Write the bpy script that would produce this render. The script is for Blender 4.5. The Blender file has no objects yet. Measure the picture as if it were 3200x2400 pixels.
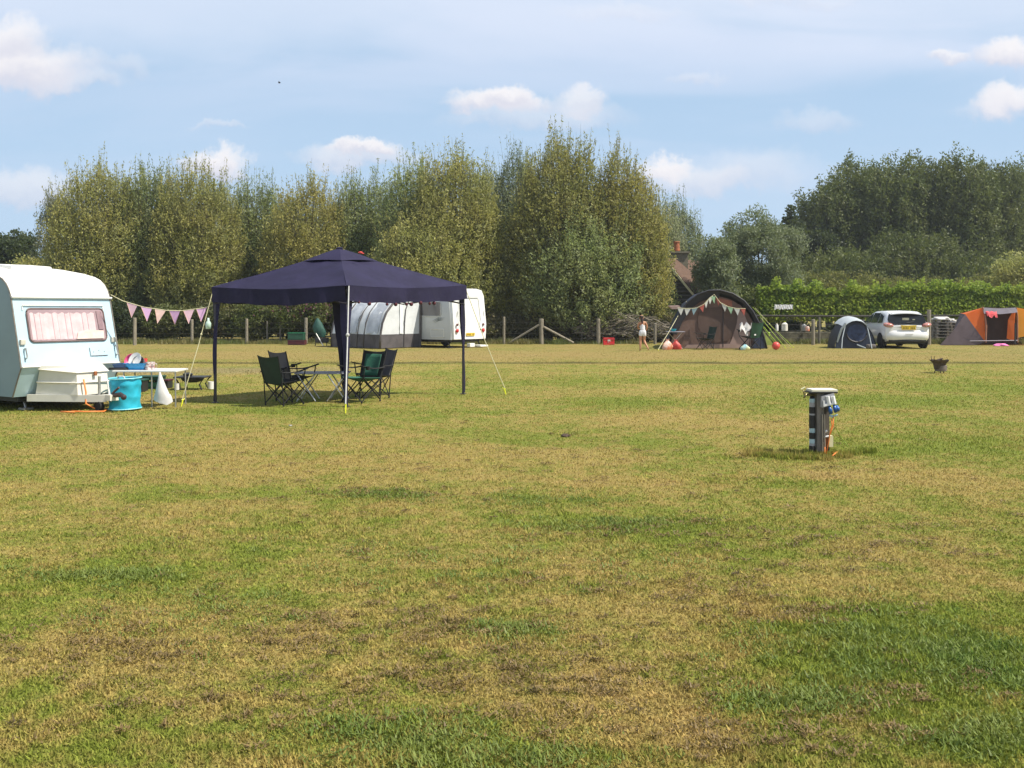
import bpy, bmesh, math, random
import numpy as np
from mathutils import Vector, Matrix
random.seed(7); RNG = np.random.default_rng(11)
SC = bpy.context.scene
COL = SC.collection
# ------------------------------------------------------------------ camera
FPX, HZ, CH = 3000.0, 968.0, 1.6          # focal length and horizon in pixels of the 3200x2400 photo, eye height
cam_d = bpy.data.cameras.new('camera'); cam = bpy.data.objects.new('camera', cam_d); COL.objects.link(cam)
cam.location = (0, 0, CH); cam.rotation_euler = (math.radians(90), 0, 0)
cam_d.sensor_width = 36; cam_d.lens = FPX / 3200 * 36
cam_d.shift_y = -(1200 - HZ) / 3200
cam_d.clip_start = 0.05; cam_d.clip_end = 3000
SC.camera = cam
SC.render.resolution_x = 1024; SC.render.resolution_y = 768
SC.view_settings.view_transform = 'Standard'; SC.view_settings.look = 'None'
SC.view_settings.gamma = 1; SC.view_settings.exposure = 0.42
def at(px, py, Y): return Vector(((px - 1600) / FPX * Y, Y, CH - (py - HZ) / FPX * Y))
def gp(px, py):
    Y = FPX * CH / (py - HZ); return Vector(((px - 1600) / FPX * Y, Y, 0))
def gx(px, Y): return (px - 1600) / FPX * Y
# ------------------------------------------------------------------ sun and sky
SUNV = Vector((1.0, -0.30, 1.50)).normalized()
sd = bpy.data.lights.new('sun', 'SUN'); sd.energy = 5.0; sd.angle = math.radians(0.55); sd.color = (1, .93, .80)
so = bpy.data.objects.new('sun', sd); COL.objects.link(so)
so.rotation_euler = SUNV.to_track_quat('Z', 'Y').to_euler(); so.location = (20, -5, 40)
W = bpy.data.worlds.new('World'); SC.world = W; W.use_nodes = True
nt = W.node_tree; nt.nodes.clear()
class NT:
    def __init__(s, tree): s.t = tree
    def n(s, typ, **kw):
        nd = s.t.nodes.new(typ)
        for k, v in kw.items(): setattr(nd, k, v)
        return nd
    def l(s, a, b): s.t.links.new(a, b)
    def put(s, sock, v):
        if v is None: return
        if hasattr(v, 'is_output') or isinstance(v, bpy.types.NodeSocket): s.l(v, sock)
        else: sock.default_value = v
    def m(s, op, a, b=None, c=None, clamp=False):
        nd = s.n('ShaderNodeMath', operation=op, use_clamp=clamp)
        s.put(nd.inputs[0], a); s.put(nd.inputs[1], b); s.put(nd.inputs[2], c)
        return nd.outputs[0]
    def mr(s, v, a, b, c=0.0, d=1.0, smooth=True):
        nd = s.n('ShaderNodeMapRange', interpolation_type='SMOOTHSTEP' if smooth else 'LINEAR')
        s.put(nd.inputs[0], v)
        for i, x in enumerate((a, b, c, d)): nd.inputs[1 + i].default_value = x
        return nd.outputs[0]
    def noise(s, vec, scale, detail=4, rough=.55, dist=0):
        nd = s.n('ShaderNodeTexNoise'); s.put(nd.inputs['Vector'], vec)
        nd.inputs['Scale'].default_value = scale; nd.inputs['Detail'].default_value = detail
        nd.inputs['Roughness'].default_value = rough; nd.inputs['Distortion'].default_value = dist
        return nd.outputs['Fac']
    def mix(s, f, a, b, mode='MIX'):
        nd = s.n('ShaderNodeMix', data_type='RGBA', blend_type=mode)
        s.put(nd.inputs[0], f)
        for sock, v in ((nd.inputs[6], a), (nd.inputs[7], b)):
            if isinstance(v, (tuple, list)): v = tuple(v) + ((1,) if len(v) == 3 else ())
            s.put(sock, v)
        return nd.outputs[2]
    def mapping(s, vec, sc=(1, 1, 1), loc=(0, 0, 0)):
        nd = s.n('ShaderNodeMapping'); s.put(nd.inputs[0], vec)
        nd.inputs['Scale'].default_value = sc; nd.inputs['Location'].default_value = loc
        return nd.outputs[0]
w = NT(nt)
out = w.n('ShaderNodeOutputWorld'); bg = w.n('ShaderNodeBackground'); w.l(bg.outputs[0], out.inputs[0])
sky = w.n('ShaderNodeTexSky', sky_type='NISHITA'); sky.sun_disc = False
sky.sun_elevation = math.asin(SUNV.z); sky.sun_rotation = math.atan2(SUNV.x, SUNV.y)
sky.air_density = 1.0; sky.dust_density = 1.6; sky.ozone_density = 1.2
bg.inputs[1].default_value = 0.097
tc = w.n('ShaderNodeTexCoord'); sep = w.n('ShaderNodeSeparateXYZ'); w.l(tc.outputs['Generated'], sep.inputs[0])
ay = w.m('MAXIMUM', w.m('ABSOLUTE', sep.outputs[1]), .05)
u0 = w.m('DIVIDE', sep.outputs[0], ay); v0 = w.m('DIVIDE', sep.outputs[2], ay)
cmb = w.n('ShaderNodeCombineXYZ'); w.l(u0, cmb.inputs[0]); w.l(v0, cmb.inputs[1])
uv = cmb.outputs[0]
def warp(scale, amp, off):
    nn = w.m('SUBTRACT', w.noise(w.mapping(uv, loc=(off, off * 1.7, 0)), scale, 8, .66), .5)
    return w.m('MULTIPLY', nn, amp)
ua = w.m('ADD', u0, warp(14, .10, 3.1)); va = w.m('ADD', v0, warp(17, .065, 9.7))
SKYC = (5.2, 6.55, 8.0)
# pale summer blue: the physical sky, lifted towards milky blue as in the bright exposure
elev = w.mr(sep.outputs[2], .30, .62)
base = w.mix(w.m('SUBTRACT', .82, w.m('MULTIPLY', elev, .70)), sky.outputs[0], (3.7, 5.2, 7.0))
lift = w.mr(v0, 0.32, 0.0)            # paler towards the horizon
base = w.mix(w.m('MULTIPLY', lift, .45), base, (4.5, 5.9, 7.6))
# high thin veil: broad, horizontally stretched
veil = w.noise(w.mapping(uv, sc=(1.0, 4.6, 1), loc=(1.3, 4.2, 0)), 2.3, 5, .52, .6)
veil = w.mr(veil, .40, .66)
vh = w.m('ADD', w.m('MULTIPLY', w.mr(v0, .18, .33), .85), .30)
vr = w.m('ADD', w.m('MULTIPLY', w.mr(u0, -.5, .4), .3), .7)
veil = w.m('MULTIPLY', w.m('MULTIPLY', veil, vh), vr, clamp=True)
base = w.mix(w.m('MULTIPLY', veil, .9), base, (5.6, 6.2, 7.55))
top = w.m('MULTIPLY', w.mr(w.m('ADD', v0, w.m('MULTIPLY', w.m('SUBTRACT', w.noise(w.mapping(uv, sc=(1, 2.5, 1)), 3.5, 4), .5), .12)), .235, .325), .75)
base = w.mix(top, base, (5.6, 6.3, 7.55))
CL = [(110,265,240,42,.6),(20,215,260,80,1.0),(40,130,130,75,.9),(390,215,75,42,.30),(1560,320,165,48,1.0),(1590,300,80,42,.9),(1820,330,75,45,.7),(1700,380,300,45,.42),
      (680,520,95,50,1.0),(1120,490,190,45,.6),(1150,465,100,32,.95),(2090,535,85,42,1.0),(2170,575,170,55,.55),(2350,540,190,75,.40),(2560,380,110,45,.35),
      (2980,188,75,28,.75),(3160,175,90,50,1.0),(3170,320,115,55,.95),(3160,350,170,40,.5),(700,398,95,16,.35),(2170,232,85,22,.35),(70,600,180,70,.55),
      (2450,0,260,30,.25),(1950,40,200,30,.25),(3420,300,160,70,.9),(-350,320,250,90,.9),(-500,600,300,60,.7),(3700,520,260,60,.8),(4300,200,300,90,.9),(-1100,150,350,110,.9)]
for (cx, cy, rx, ry, op) in CL:
    du = w.m('DIVIDE', w.m('SUBTRACT', ua, (cx - 1600) / FPX), rx / FPX)
    dv = w.m('DIVIDE', w.m('SUBTRACT', va, (HZ - cy) / FPX), ry / FPX)
    # flatter base than top
    dv2 = w.m('MULTIPLY', dv, w.mr(dv, -.4, .1, 1.35, 1.0))
    r2 = w.m('ADD', w.m('MULTIPLY', du, du), w.m('MULTIPLY', dv2, dv2))
    dens = w.m('MULTIPLY', w.mr(r2, 1.75, .05 if op > .5 else -.4), op)
    shade = w.mr(dv, -.9, .85)
    ccol = w.mix(shade, (5.3, 5.45, 6.4), (7.7, 7.5, 7.6))
    base = w.mix(dens, base, ccol)
W_FINAL = w.mix(w.m('MULTIPLY', elev, .45), base, (1.6, 2.4, 4.0))
base = W_FINAL
w.l(base, bg.inputs[0])
# ------------------------------------------------------------------ materials
MATS = {}
def mat(name, col, rough=.6, var=.12, vscale=8, metal=0, bump=0, bscale=60, col2=None, spec=.5, trans=0, alpha=None, coat=0, stretch=(1,1,1)):
    if name in MATS: return MATS[name]
    m = bpy.data.materials.new(name); m.use_nodes = True
    t = NT(m.node_tree); b = m.node_tree.nodes['Principled BSDF']
    tcn = t.n('ShaderNodeTexCoord'); v = t.mapping(tcn.outputs['Object'], sc=stretch)
    c2 = col2 if col2 else tuple(x * (1 - var) for x in col)
    f = t.mr(t.noise(v, vscale, 5, .6), .35, .65)
    t.l(t.mix(f, c2, col), b.inputs['Base Color'])
    b.inputs['Roughness'].default_value = rough; b.inputs['Metallic'].default_value = metal
    b.inputs['Specular IOR Level'].default_value = spec
    if coat: b.inputs['Coat Weight'].default_value = coat; b.inputs['Coat Roughness'].default_value = .05
    if bump:
        bn = t.n('ShaderNodeBump'); bn.inputs['Strength'].default_value = bump; bn.inputs['Distance'].default_value = .02
        t.l(t.noise(v, bscale, 4), bn.inputs['Height']); t.l(bn.outputs[0], b.inputs['Normal'])
    if trans:
        tr = t.n('ShaderNodeBsdfTranslucent'); t.put(tr.inputs[0], tuple(col) + (1,))
        mx = t.n('ShaderNodeMixShader'); mx.inputs[0].default_value = trans
        t.l(b.outputs[0], mx.inputs[1]); t.l(tr.outputs[0], mx.inputs[2])
        t.l(mx.outputs[0], m.node_tree.nodes['Material Output'].inputs[0])
    MATS[name] = m; return m
def leafmat(name, c1, c2, c3=None, trans=.35, nscale=.55):
    m = bpy.data.materials.new(name); m.use_nodes = True; t = NT(m.node_tree); m.node_tree.nodes.clear()
    o = t.n('ShaderNodeOutputMaterial'); geo = t.n('ShaderNodeNewGeometry'); ob = t.n('ShaderNodeTexCoord'); oi = t.n('ShaderNodeObjectInfo')
    f = t.mr(t.noise(ob.outputs['Object'], nscale, 3), .33, .67)
    c = t.mix(f, c1, c2)
    if c3: c = t.mix(t.mr(t.noise(ob.outputs['Object'], nscale * 2.7, 3), .52, .72), c, c3)
    k = t.m('ADD', t.m('MULTIPLY', geo.outputs['Random Per Island'], .55), .74)
    k = t.m('MULTIPLY', k, t.m('ADD', t.m('MULTIPLY', oi.outputs['Random'], .25), .88))
    vm = t.n('ShaderNodeVectorMath', operation='SCALE'); t.l(c, vm.inputs[0]); t.l(k, vm.inputs['Scale'])
    d = t.n('ShaderNodeBsdfPrincipled'); d.inputs['Roughness'].default_value = .55; d.inputs['Specular IOR Level'].default_value = .35
    t.l(vm.outputs[0], d.inputs['Base Color'])
    tr = t.n('ShaderNodeBsdfTranslucent'); t.l(t.mix(.5, vm.outputs[0], (.16, .20, .03), 'MIX'), tr.inputs[0])
    mx = t.n('ShaderNodeMixShader'); mx.inputs[0].default_value = trans
    t.l(d.outputs[0], mx.inputs[1]); t.l(tr.outputs[0], mx.inputs[2]); t.l(mx.outputs[0], o.inputs[0])
    MATS[name] = m; return m
# ------------------------------------------------------------------ mesh helpers
class MB:
    def __init__(s): s.v = []; s.f = []; s.M = Matrix.Identity(4)
    def add(s, vs, fs):
        o = len(s.v); s.v += [tuple(s.M @ Vector(p)) for p in vs]; s.f += [tuple(i + o for i in f) for f in fs]
    def box(s, c, d, rot=None, taper=1.0):
        R = rot if rot is not None else Matrix.Identity(3)
        vs = []
        for z in (-1, 1):
            k = taper if z > 0 else 1
            for x, y in ((-1, -1), (1, -1), (1, 1), (-1, 1)):
                vs.append(Vector(c) + R @ Vector((x * d[0] / 2 * k, y * d[1] / 2 * k, z * d[2] / 2)))
        s.add(vs, [(3, 2, 1, 0), (4, 5, 6, 7), (0, 1, 5, 4), (1, 2, 6, 5), (2, 3, 7, 6), (3, 0, 4, 7)])
    def rbox(s, c, d, b=.02, rot=None):
        bm = bmesh.new(); bmesh.ops.create_cube(bm, size=1)
        for v in bm.verts: v.co = Vector((v.co.x * d[0], v.co.y * d[1], v.co.z * d[2]))
        bmesh.ops.bevel(bm, geom=list(bm.edges), offset=min(b, min(d) * .45), segments=2, profile=.6, affect='EDGES')
        R = rot if rot is not None else Matrix.Identity(3)
        bm.verts.index_update()
        s.add([Vector(c) + R @ v.co for v in bm.verts], [tuple(v.index for v in f.verts) for f in bm.faces]); bm.free()
    def tube(s, pts, r, n=6, r2=None, cap=True):
        pts = [Vector(p) for p in pts]; N = len(pts); o = []
        for i, p in enumerate(pts):
            d = (pts[min(i + 1, N - 1)] - pts[max(i - 1, 0)])
            if d.length < 1e-9: d = Vector((0, 0, 1))
            d.normalize(); a = d.cross(Vector((0, 0, 1)) if abs(d.z) < .95 else Vector((1, 0, 0))).normalized(); b = d.cross(a)
            rr = r if r2 is None else r + (r2 - r) * i / max(1, N - 1)
            if isinstance(r, (list, tuple)): rr = r[i]
            o += [p + (a * math.cos(2 * math.pi * k / n) + b * math.sin(2 * math.pi * k / n)) * rr for k in range(n)]
        fs = [(i * n + k, i * n + (k + 1) % n, (i + 1) * n + (k + 1) % n, (i + 1) * n + k) for i in range(N - 1) for k in range(n)]
        if cap: fs += [tuple(range(n - 1, -1, -1)), tuple((N - 1) * n + k for k in range(n))]
        s.add(o, fs)
    def lathe(s, c, prof, n=20, axis=None, sx=1, sy=1):
        R = axis.to_matrix() if axis is not None else Matrix.Identity(3); c = Vector(c); o = []
        for (r, z) in prof: o += [c + R @ Vector((r * sx * math.cos(2 * math.pi * k / n), r * sy * math.sin(2 * math.pi * k / n), z)) for k in range(n)]
        fs = [(i * n + k, i * n + (k + 1) % n, (i + 1) * n + (k + 1) % n, (i + 1) * n + k) for i in range(len(prof) - 1) for k in range(n)]
        if prof[0][0] > 1e-4: fs.append(tuple(range(n - 1, -1, -1)))
        if prof[-1][0] > 1e-4: fs.append(tuple((len(prof) - 1) * n + k for k in range(n)))
        s.add(o, fs)
    def ball(s, c, r, n=12, sc=(1, 1, 1)):
        k = 8; s.lathe(c, [(max(1e-5, r * math.sin(math.pi * i / k)) , -r * math.cos(math.pi * i / k) * sc[2]) for i in range(k + 1)], n, None, sc[0], sc[1])
    def slab(s, poly, off):      # extrude polygon (3D points) by vector off
        poly = [Vector(p) for p in poly]; n = len(poly); off = Vector(off)
        s.add(poly + [p + off for p in poly], [tuple(range(n - 1, -1, -1)), tuple(range(n, 2 * n))] + [(i, (i + 1) % n, n + (i + 1) % n, n + i) for i in range(n)])
    def grid(s, rows, th=None):  # list of rows of points; th = thickness vector function or vector
        nr, nc = len(rows), len(rows[0]); vs = [Vector(p) for r in rows for p in r]
        fs = [(i * nc + j, i * nc + j + 1, (i + 1) * nc + j + 1, (i + 1) * nc + j) for i in range(nr - 1) for j in range(nc - 1)]
        if th is None: s.add(vs, fs); return
        th = Vector(th); n = len(vs); vs2 = [p + th for p in vs]
        fs2 = [tuple(n + i for i in reversed(f)) for f in fs]; side = []
        per = [j for j in range(nc)] + [i * nc + nc - 1 for i in range(1, nr)] + [(nr - 1) * nc + j for j in range(nc - 2, -1, -1)] + [i * nc for i in range(nr - 2, 0, -1)]
        for a, b in zip(per, per[1:] + per[:1]): side.append((b, a, n + a, n + b))
        s.add(vs + vs2, fs + fs2 + side)
    def build(s, name, material, parent=None, smooth=False, angle=None):
        me = bpy.data.meshes.new(name); me.from_pydata(s.v, [], s.f)
        bm = bmesh.new(); bm.from_mesh(me); bmesh.ops.recalc_face_normals(bm, faces=bm.faces); bm.to_mesh(me); bm.free()
        if smooth:
            me.polygons.foreach_set('use_smooth', [True] * len(me.polygons))
            if angle:
                try: me.set_sharp_from_angle(angle=math.radians(angle))
                except Exception: pass
        me.materials.append(material)
        o = bpy.data.objects.new(name, me); COL.objects.link(o)
        if parent is not None: o.parent = parent
        return o
def tag(o, label=None, cat=None, group=None, kind=None):
    if label: o['label'] = label
    if cat: o['category'] = cat
    if group: o['group'] = group
    if kind: o['kind'] = kind
    return o
def thing(name, label, cat, loc=(0, 0, 0), rz=0, group=None, scale=1):
    o = bpy.data.objects.new(name, None); COL.objects.link(o); o.location = loc; o.rotation_euler = (0, 0, rz)
    o.scale = (scale,) * 3; o.empty_display_size = .2
    return tag(o, label, cat, group)
def rotz(a): return Matrix.Rotation(a, 3, 'Z')
def npmesh(name, V, nper, material, parent=None, smooth=False):
    """V (N*nper,3) verts, N polygons of nper verts each"""
    n = len(V); N = n // nper
    me = bpy.data.meshes.new(name); me.vertices.add(n); me.vertices.foreach_set('co', np.ascontiguousarray(V, dtype=np.float32).ravel())
    me.loops.add(n); me.loops.foreach_set('vertex_index', np.arange(n, dtype=np.int32))
    me.polygons.add(N); me.polygons.foreach_set('loop_start', np.arange(0, n, nper, dtype=np.int32))
    try: me.polygons.foreach_set('loop_total', np.full(N, nper, dtype=np.int32))
    except Exception: pass
    me.update(calc_edges=True); me.validate()
    me.materials.append(material)
    o = bpy.data.objects.new(name, me); COL.objects.link(o)
    if parent is not None: o.parent = parent
    return o
def unit(a): return a / np.maximum(np.linalg.norm(a, axis=-1, keepdims=True), 1e-9)
def leaves(C, D, L, Wd):
    """rhombus leaves: centre C, direction D, random roll"""
    N = len(C); D = unit(D); rnd = unit(RNG.normal(size=(N, 3))); S = unit(np.cross(D, rnd))
    L = np.asarray(L).reshape(-1, 1); Wd = np.asarray(Wd).reshape(-1, 1)
    V = np.empty((N, 4, 3)); V[:, 0] = C - D * L / 2; V[:, 1] = C + S * Wd / 2; V[:, 2] = C + D * L / 2; V[:, 3] = C - S * Wd / 2
    return V.reshape(-1, 3)
# ------------------------------------------------------------------ ground
TUFTS = []   # (x, y, rx, ry, strength): lusher green patches of the field
for (px, py, wpx, hpx, k) in [(2750,2010,420,160,1.0),(3120,2060,260,120,.8),(2450,2180,300,70,.6),(1950,1640,430,38,.6),(1180,1545,190,18,.7),(1650,1560,330,38,.3),
        (330,1795,300,28,.8),(1250,2290,380,60,.55),(1500,2370,500,70,.7),(1600,1980,160,50,.7),(2350,1430,160,12,.6),(2700,1415,200,12,.7),(1700,1820,500,30,.45),
        (600,1690,300,60,.4),(2350,1500,250,15,.6),(60,1850,120,40,.6),(1000,1640,400,60,.4),(500,2330,500,60,.3),(2500,1250,700,26,.55),(3000,1200,400,25,.6),(2900,1380,400,45,.5),(1700,1190,500,14,.35),(900,1285,900,9,.5),(2200,1700,400,50,.4),(3050,2300,300,90,.6),(2300,2350,300,60,.5),(1900,1260,300,22,.45),(3100,1780,200,60,-.5),(2700,1800,300,50,-.35)]:
    p = gp(px, py); a = gp(px, py - hpx); b = gp(px, py + hpx)
    TUFTS.append((p.x, p.y, wpx / FPX * p.y, (a.y - b.y) / 2, k))
DRY = []
for (px, py, wpx, hpx, k) in [(2050,2140,420,90,.9),(600,2020,600,130,.55),(1700,1420,350,40,.8),(1000,1470,700,45,.55),(1900,1500,300,20,.7),(2400,1900,250,40,.8),(1500,2020,350,60,.6),
        (3000,1500,250,60,.55),(2150,1320,500,20,.35),(1600,1110,1600,16,.8),(2000,2250,280,50,.6),(300,1400,400,40,.4),(2600,1480,160,12,.7),(2750,1700,250,60,.4)]:
    p = gp(px, py); a = gp(px, py - hpx); b = gp(px, py + hpx)
    DRY.append((p.x, p.y, wpx / FPX * p.y, (a.y - b.y) / 2, k))
def turf(t, P):
    """colour of the mown turf as a function of ground position P (vector socket)"""
    fl = t.n('ShaderNodeVectorMath', operation='MULTIPLY'); t.l(P, fl.inputs[0]); fl.inputs[1].default_value = (1, 1, 0); P = fl.outputs[0]
    sp = t.n('ShaderNodeSeparateXYZ'); t.l(P, sp.inputs[0]); x, y = sp.outputs[0], sp.outputs[1]
    wx = t.m('ADD', x, t.m('MULTIPLY', t.m('SUBTRACT', t.noise(P, 1.3, 7, .75), .5), 2.6))
    wy = t.m('ADD', y, t.m('MULTIPLY', t.m('SUBTRACT', t.noise(t.mapping(P, loc=(5, 9, 0)), 1.3, 7, .75), .5), 2.6))
    acc = t.m('SUBTRACT', t.m('MULTIPLY', t.noise(t.mapping(P, loc=(2, 7, 0)), .30, 5, .6), 2.2), 1.1)
    acc = t.m('ADD', acc, t.m('MULTIPLY', t.m('SUBTRACT', t.noise(P, 2.1, 6, .7), .5), 2.1))
    acc = t.m('ADD', acc, t.m('MULTIPLY', t.m('SUBTRACT', t.noise(P, 11, 5, .75), .5), 1.9))
    acc = t.m('ADD', acc, t.m('MULTIPLY', t.m('SUBTRACT', t.noise(t.mapping(P, loc=(3, 2, 0)), 4.6, 6, .75), .5), 1.5))
    for (lst, sg) in ((TUFTS, 1), (DRY, -1)):
        for (cx, cy, rx, ry, k) in lst:
            du = t.m('DIVIDE', t.m('SUBTRACT', wx, cx), rx); dv = t.m('DIVIDE', t.m('SUBTRACT', wy, cy), ry)
            r2 = t.m('ADD', t.m('MULTIPLY', du, du), t.m('MULTIPLY', dv, dv))
            acc = t.m('ADD', acc, t.m('MULTIPLY', t.mr(r2, 1.5, 0), sg * k * .55))
    g = t.mr(acc, -.45, .5)
    c = t.mix(g, (.315, .245, .080), (.175, .205, .036))
    c = t.mix(t.mr(acc, -.35, -1.2), c, (.335, .235, .092))
    c = t.mix(t.mr(acc, .55, 1.4), c, (.090, .158, .035))
    # worn brown scuffs and dark thatch
    th = t.noise(t.mapping(P, loc=(11, 3, 0)), 5.5, 6, .72)
    c = t.mix(t.m('MULTIPLY', t.mr(th, .60, .70), .75), c, (.10, .085, .032))
    th3 = t.noise(t.mapping(P, loc=(1, 23, 0)), 2.6, 6, .75)
    c = t.mix(t.m('MULTIPLY', t.mr(th3, .59, .72), .5), c, (.16, .13, .045))
    th2 = t.noise(t.mapping(P, loc=(31, 13, 0)), 16, 4, .7)
    c = t.mix(t.m('MULTIPLY', t.mr(th2, .60, .70), .65), c, (.075, .068, .025))
    # a vehicle-worn edge crossing the far field
    dy = t.m('SUBTRACT', t.m('ADD', y, t.m('MULTIPLY', t.noise(P, .35, 4), 2.2)), 30.2)
    edge = t.m('MULTIPLY', t.mr(t.m('ABSOLUTE', dy), .85, .1), t.mr(t.noise(P, .8, 5, .7), .30, .52))
    c = t.mix(t.m('MULTIPLY', edge, .85), c, (.06, .055, .02))
    worn = t.m('MULTIPLY', t.mr(t.m('ABSOLUTE', t.m('SUBTRACT', y, t.m('ADD', 26.3, t.m('MULTIPLY', x, .12)))), 2.2, .4), t.mr(x, -3, -6))
    c = t.mix(t.m('MULTIPLY', worn, .6), c, (.27, .20, .12))
    far = t.mr(y, 27, 33)
    c = t.mix(t.m('MULTIPLY', far, .45), c, (.235, .18, .072))
    fine = t.m('ADD', t.m('MULTIPLY', t.noise(P, 42, 3, .8), .9), .58)
    # mid-scale tussock mottle that still reads far away
    mid = t.m('ADD', t.m('MULTIPLY', t.noise(t.mapping(P, sc=(.45, 1, 1)), 7, 7, .9), .9), .57)
    vm = t.n('ShaderNodeVectorMath', operation='SCALE'); t.l(c, vm.inputs[0]); t.l(t.m('MULTIPLY', fine, mid), vm.inputs['Scale'])
    return vm.outputs[0], P
gm = bpy.data.materials.new('turf'); gm.use_nodes = True; t = NT(gm.node_tree); b = gm.node_tree.nodes['Principled BSDF']
geo = t.n('ShaderNodeNewGeometry'); c, P = turf(t, geo.outputs['Position']); t.l(c, b.inputs['Base Color'])
b.inputs['Roughness'].default_value = .95; b.inputs['Specular IOR Level'].default_value = .1
bn = t.n('ShaderNodeBump'); bn.inputs['Strength'].default_value = .9; bn.inputs['Distance'].default_value = .035
t.l(t.m('ADD', t.noise(P, 34, 4, .75), t.m('MULTIPLY', t.noise(P, 9, 4, .7), 1.6)), bn.inputs['Height']); t.l(bn.outputs[0], b.inputs['Normal'])
# ground sheet: fine near, coarse to the horizon, gently uneven
def gz(x, y): return 0.0
mb = MB()
mb.add([(-150, -30, -.01), (150, -30, -.01), (150, 188, -.01), (-150, 188, -.01)], [(0, 1, 2, 3)])
ground = mb.build('ground', gm); tag(ground, 'dry mown camping field with tan and green patches', 'ground', kind='structure')
# grass blades of the near field
bmt = bpy.data.materials.new('grass_blade'); bmt.use_nodes = True; t = NT(bmt.node_tree); bmt.node_tree.nodes.clear()
o_ = t.n('ShaderNodeOutputMaterial'); geo = t.n('ShaderNodeNewGeometry'); c, P = turf(t, geo.outputs['Position'])
k = t.m('ADD', t.m('MULTIPLY', geo.outputs['Random Per Island'], .7), .85)
vm = t.n('ShaderNodeVectorMath', operation='SCALE'); t.l(c, vm.inputs[0]); t.l(k, vm.inputs['Scale'])
d_ = t.n('ShaderNodeBsdfDiffuse'); t.l(vm.outputs[0], d_.inputs[0]); tr = t.n('ShaderNodeBsdfTranslucent'); t.l(vm.outputs[0], tr.inputs[0])
mx = t.n('ShaderNodeMixShader'); mx.inputs[0].default_value = .3; t.l(d_.outputs[0], mx.inputs[1]); t.l(tr.outputs[0], mx.inputs[2]); t.l(mx.outputs[0], o_.inputs[0])
def grass_field(n):
    q = RNG.random(n); y0, y1 = 2.9, 45.0
    e = -.55
    y = (y0 ** e + q * (y1 ** e - y0 ** e)) ** (1 / e)
    x = (RNG.random(n) - .5) * (1.22 * y + 5.5)
    # clump
    cl = np.sin(x * 9.1 + np.sin(y * 7.3) * 2) * np.sin(y * 8.3 + np.sin(x * 5.1) * 2)
    green = np.zeros(n)
    for (cx, cy, rx, ry, kk) in TUFTS: green = np.maximum(green, kk * np.exp(-(((x - cx) / rx) ** 2 + ((y - cy) / ry) ** 2)))
    h = (.006 + .010 * RNG.random(n) ** 1.6 + .006 * np.clip(cl, 0, 1)) * (1 + 1.1 * np.clip(green, 0, 1)) * (1 + .02 * y)
    th = RNG.random(n) * 2 * np.pi; lean = RNG.normal(0, .75, n)
    wd = (.0022 + .0022 * RNG.random(n)) * (1 + .10 * y)
    fade = np.clip((y - 24) / 20, 0, 1); h *= (1 - .75 * fade); C = np.stack([x, y, np.full(n, -.008)], 1); S = np.stack([np.cos(th), np.sin(th), 0 * th], 1)
    T = np.stack([-np.sin(th) * lean, np.cos(th) * lean, np.ones(n)], 1) * h[:, None]
    V = np.empty((n, 3, 3)); V[:, 0] = C - S * wd[:, None]; V[:, 1] = C + S * wd[:, None]; V[:, 2] = C + T
    return V.reshape(-1, 3)
gr = npmesh('turf_grass', grass_field(760000), 3, bmt); tag(gr, 'short dry and green grass blades covering the field', 'grass', kind='stuff')
def tuft_clump(spots, name, label, hmul=1.0, m=None, n=160):
    Vs = []
    for (x, y, r, h) in spots:
        a = RNG.random(n) * 6.283; rr = r * np.sqrt(RNG.random(n)); cx = x + np.cos(a) * rr; cy = y + np.sin(a) * rr
        th = RNG.random(n) * 6.283; hh = h * (.5 + .7 * RNG.random(n)); ln = RNG.normal(0, .5, n); wd = .004 + .006 * h / .1 * RNG.random(n)
        C = np.stack([cx, cy, 0 * cx], 1); S = np.stack([np.cos(th), np.sin(th), 0 * th], 1) * wd[:, None]
        T = np.stack([-np.sin(th) * ln, np.cos(th) * ln, 1 + 0 * th], 1) * hh[:, None]
        V = np.empty((n, 3, 3)); V[:, 0] = C - S; V[:, 1] = C + S; V[:, 2] = C + T; Vs.append(V.reshape(-1, 3))
    o = npmesh(name, np.concatenate(Vs), 3, m or bmt); return tag(o, label, 'grass', kind='stuff')
sp = []
for k_ in range(26):
    q = gp(random.uniform(2330, 2720), random.uniform(1410, 1436)); sp.append((q.x, q.y, .10, .055))
tuft_clump(sp, 'long_grass', 'longer green grass left unmown round the power post')
# mown clippings and lusher tufts
leafmat('L_clip', (.17, .115, .045), (.24, .165, .065), (.10, .075, .03), trans=.2, nscale=2)
leafmat('L_lush', (.13, .185, .032), (.18, .22, .045), trans=.3, nscale=2)
def flat_clumps(spots, name, label, m, n, hk=1.0):
    Vs = []
    for (x, y, rx, ry, h) in spots:
        a = RNG.random(n) * 6.283; rr = np.sqrt(RNG.random(n)) ; cx = x + np.cos(a) * rr * rx; cy = y + np.sin(a) * rr * ry
        th = RNG.random(n) * 6.283; hh = h * (.3 + .8 * RNG.random(n)) * (1.1 - rr); ln = RNG.normal(0, 1.3, n); wd = .0020 + .0022 * RNG.random(n) + .0003 * y
        C = np.stack([cx, cy, .002 + .010 * RNG.random(n) * (1 - rr)], 1); S = np.stack([np.cos(th), np.sin(th), 0 * th], 1) * wd[:, None]
        T = np.stack([-np.sin(th) * ln, np.cos(th) * ln, hk + 0 * th], 1) * hh[:, None]
        V = np.empty((n, 3, 3)); V[:, 0] = C - S; V[:, 1] = C + S; V[:, 2] = C + T; Vs.append(V.reshape(-1, 3))
    return tag(npmesh(name, np.concatenate(Vs), 3, MATS[m]), label, 'grass', kind='stuff')
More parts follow.
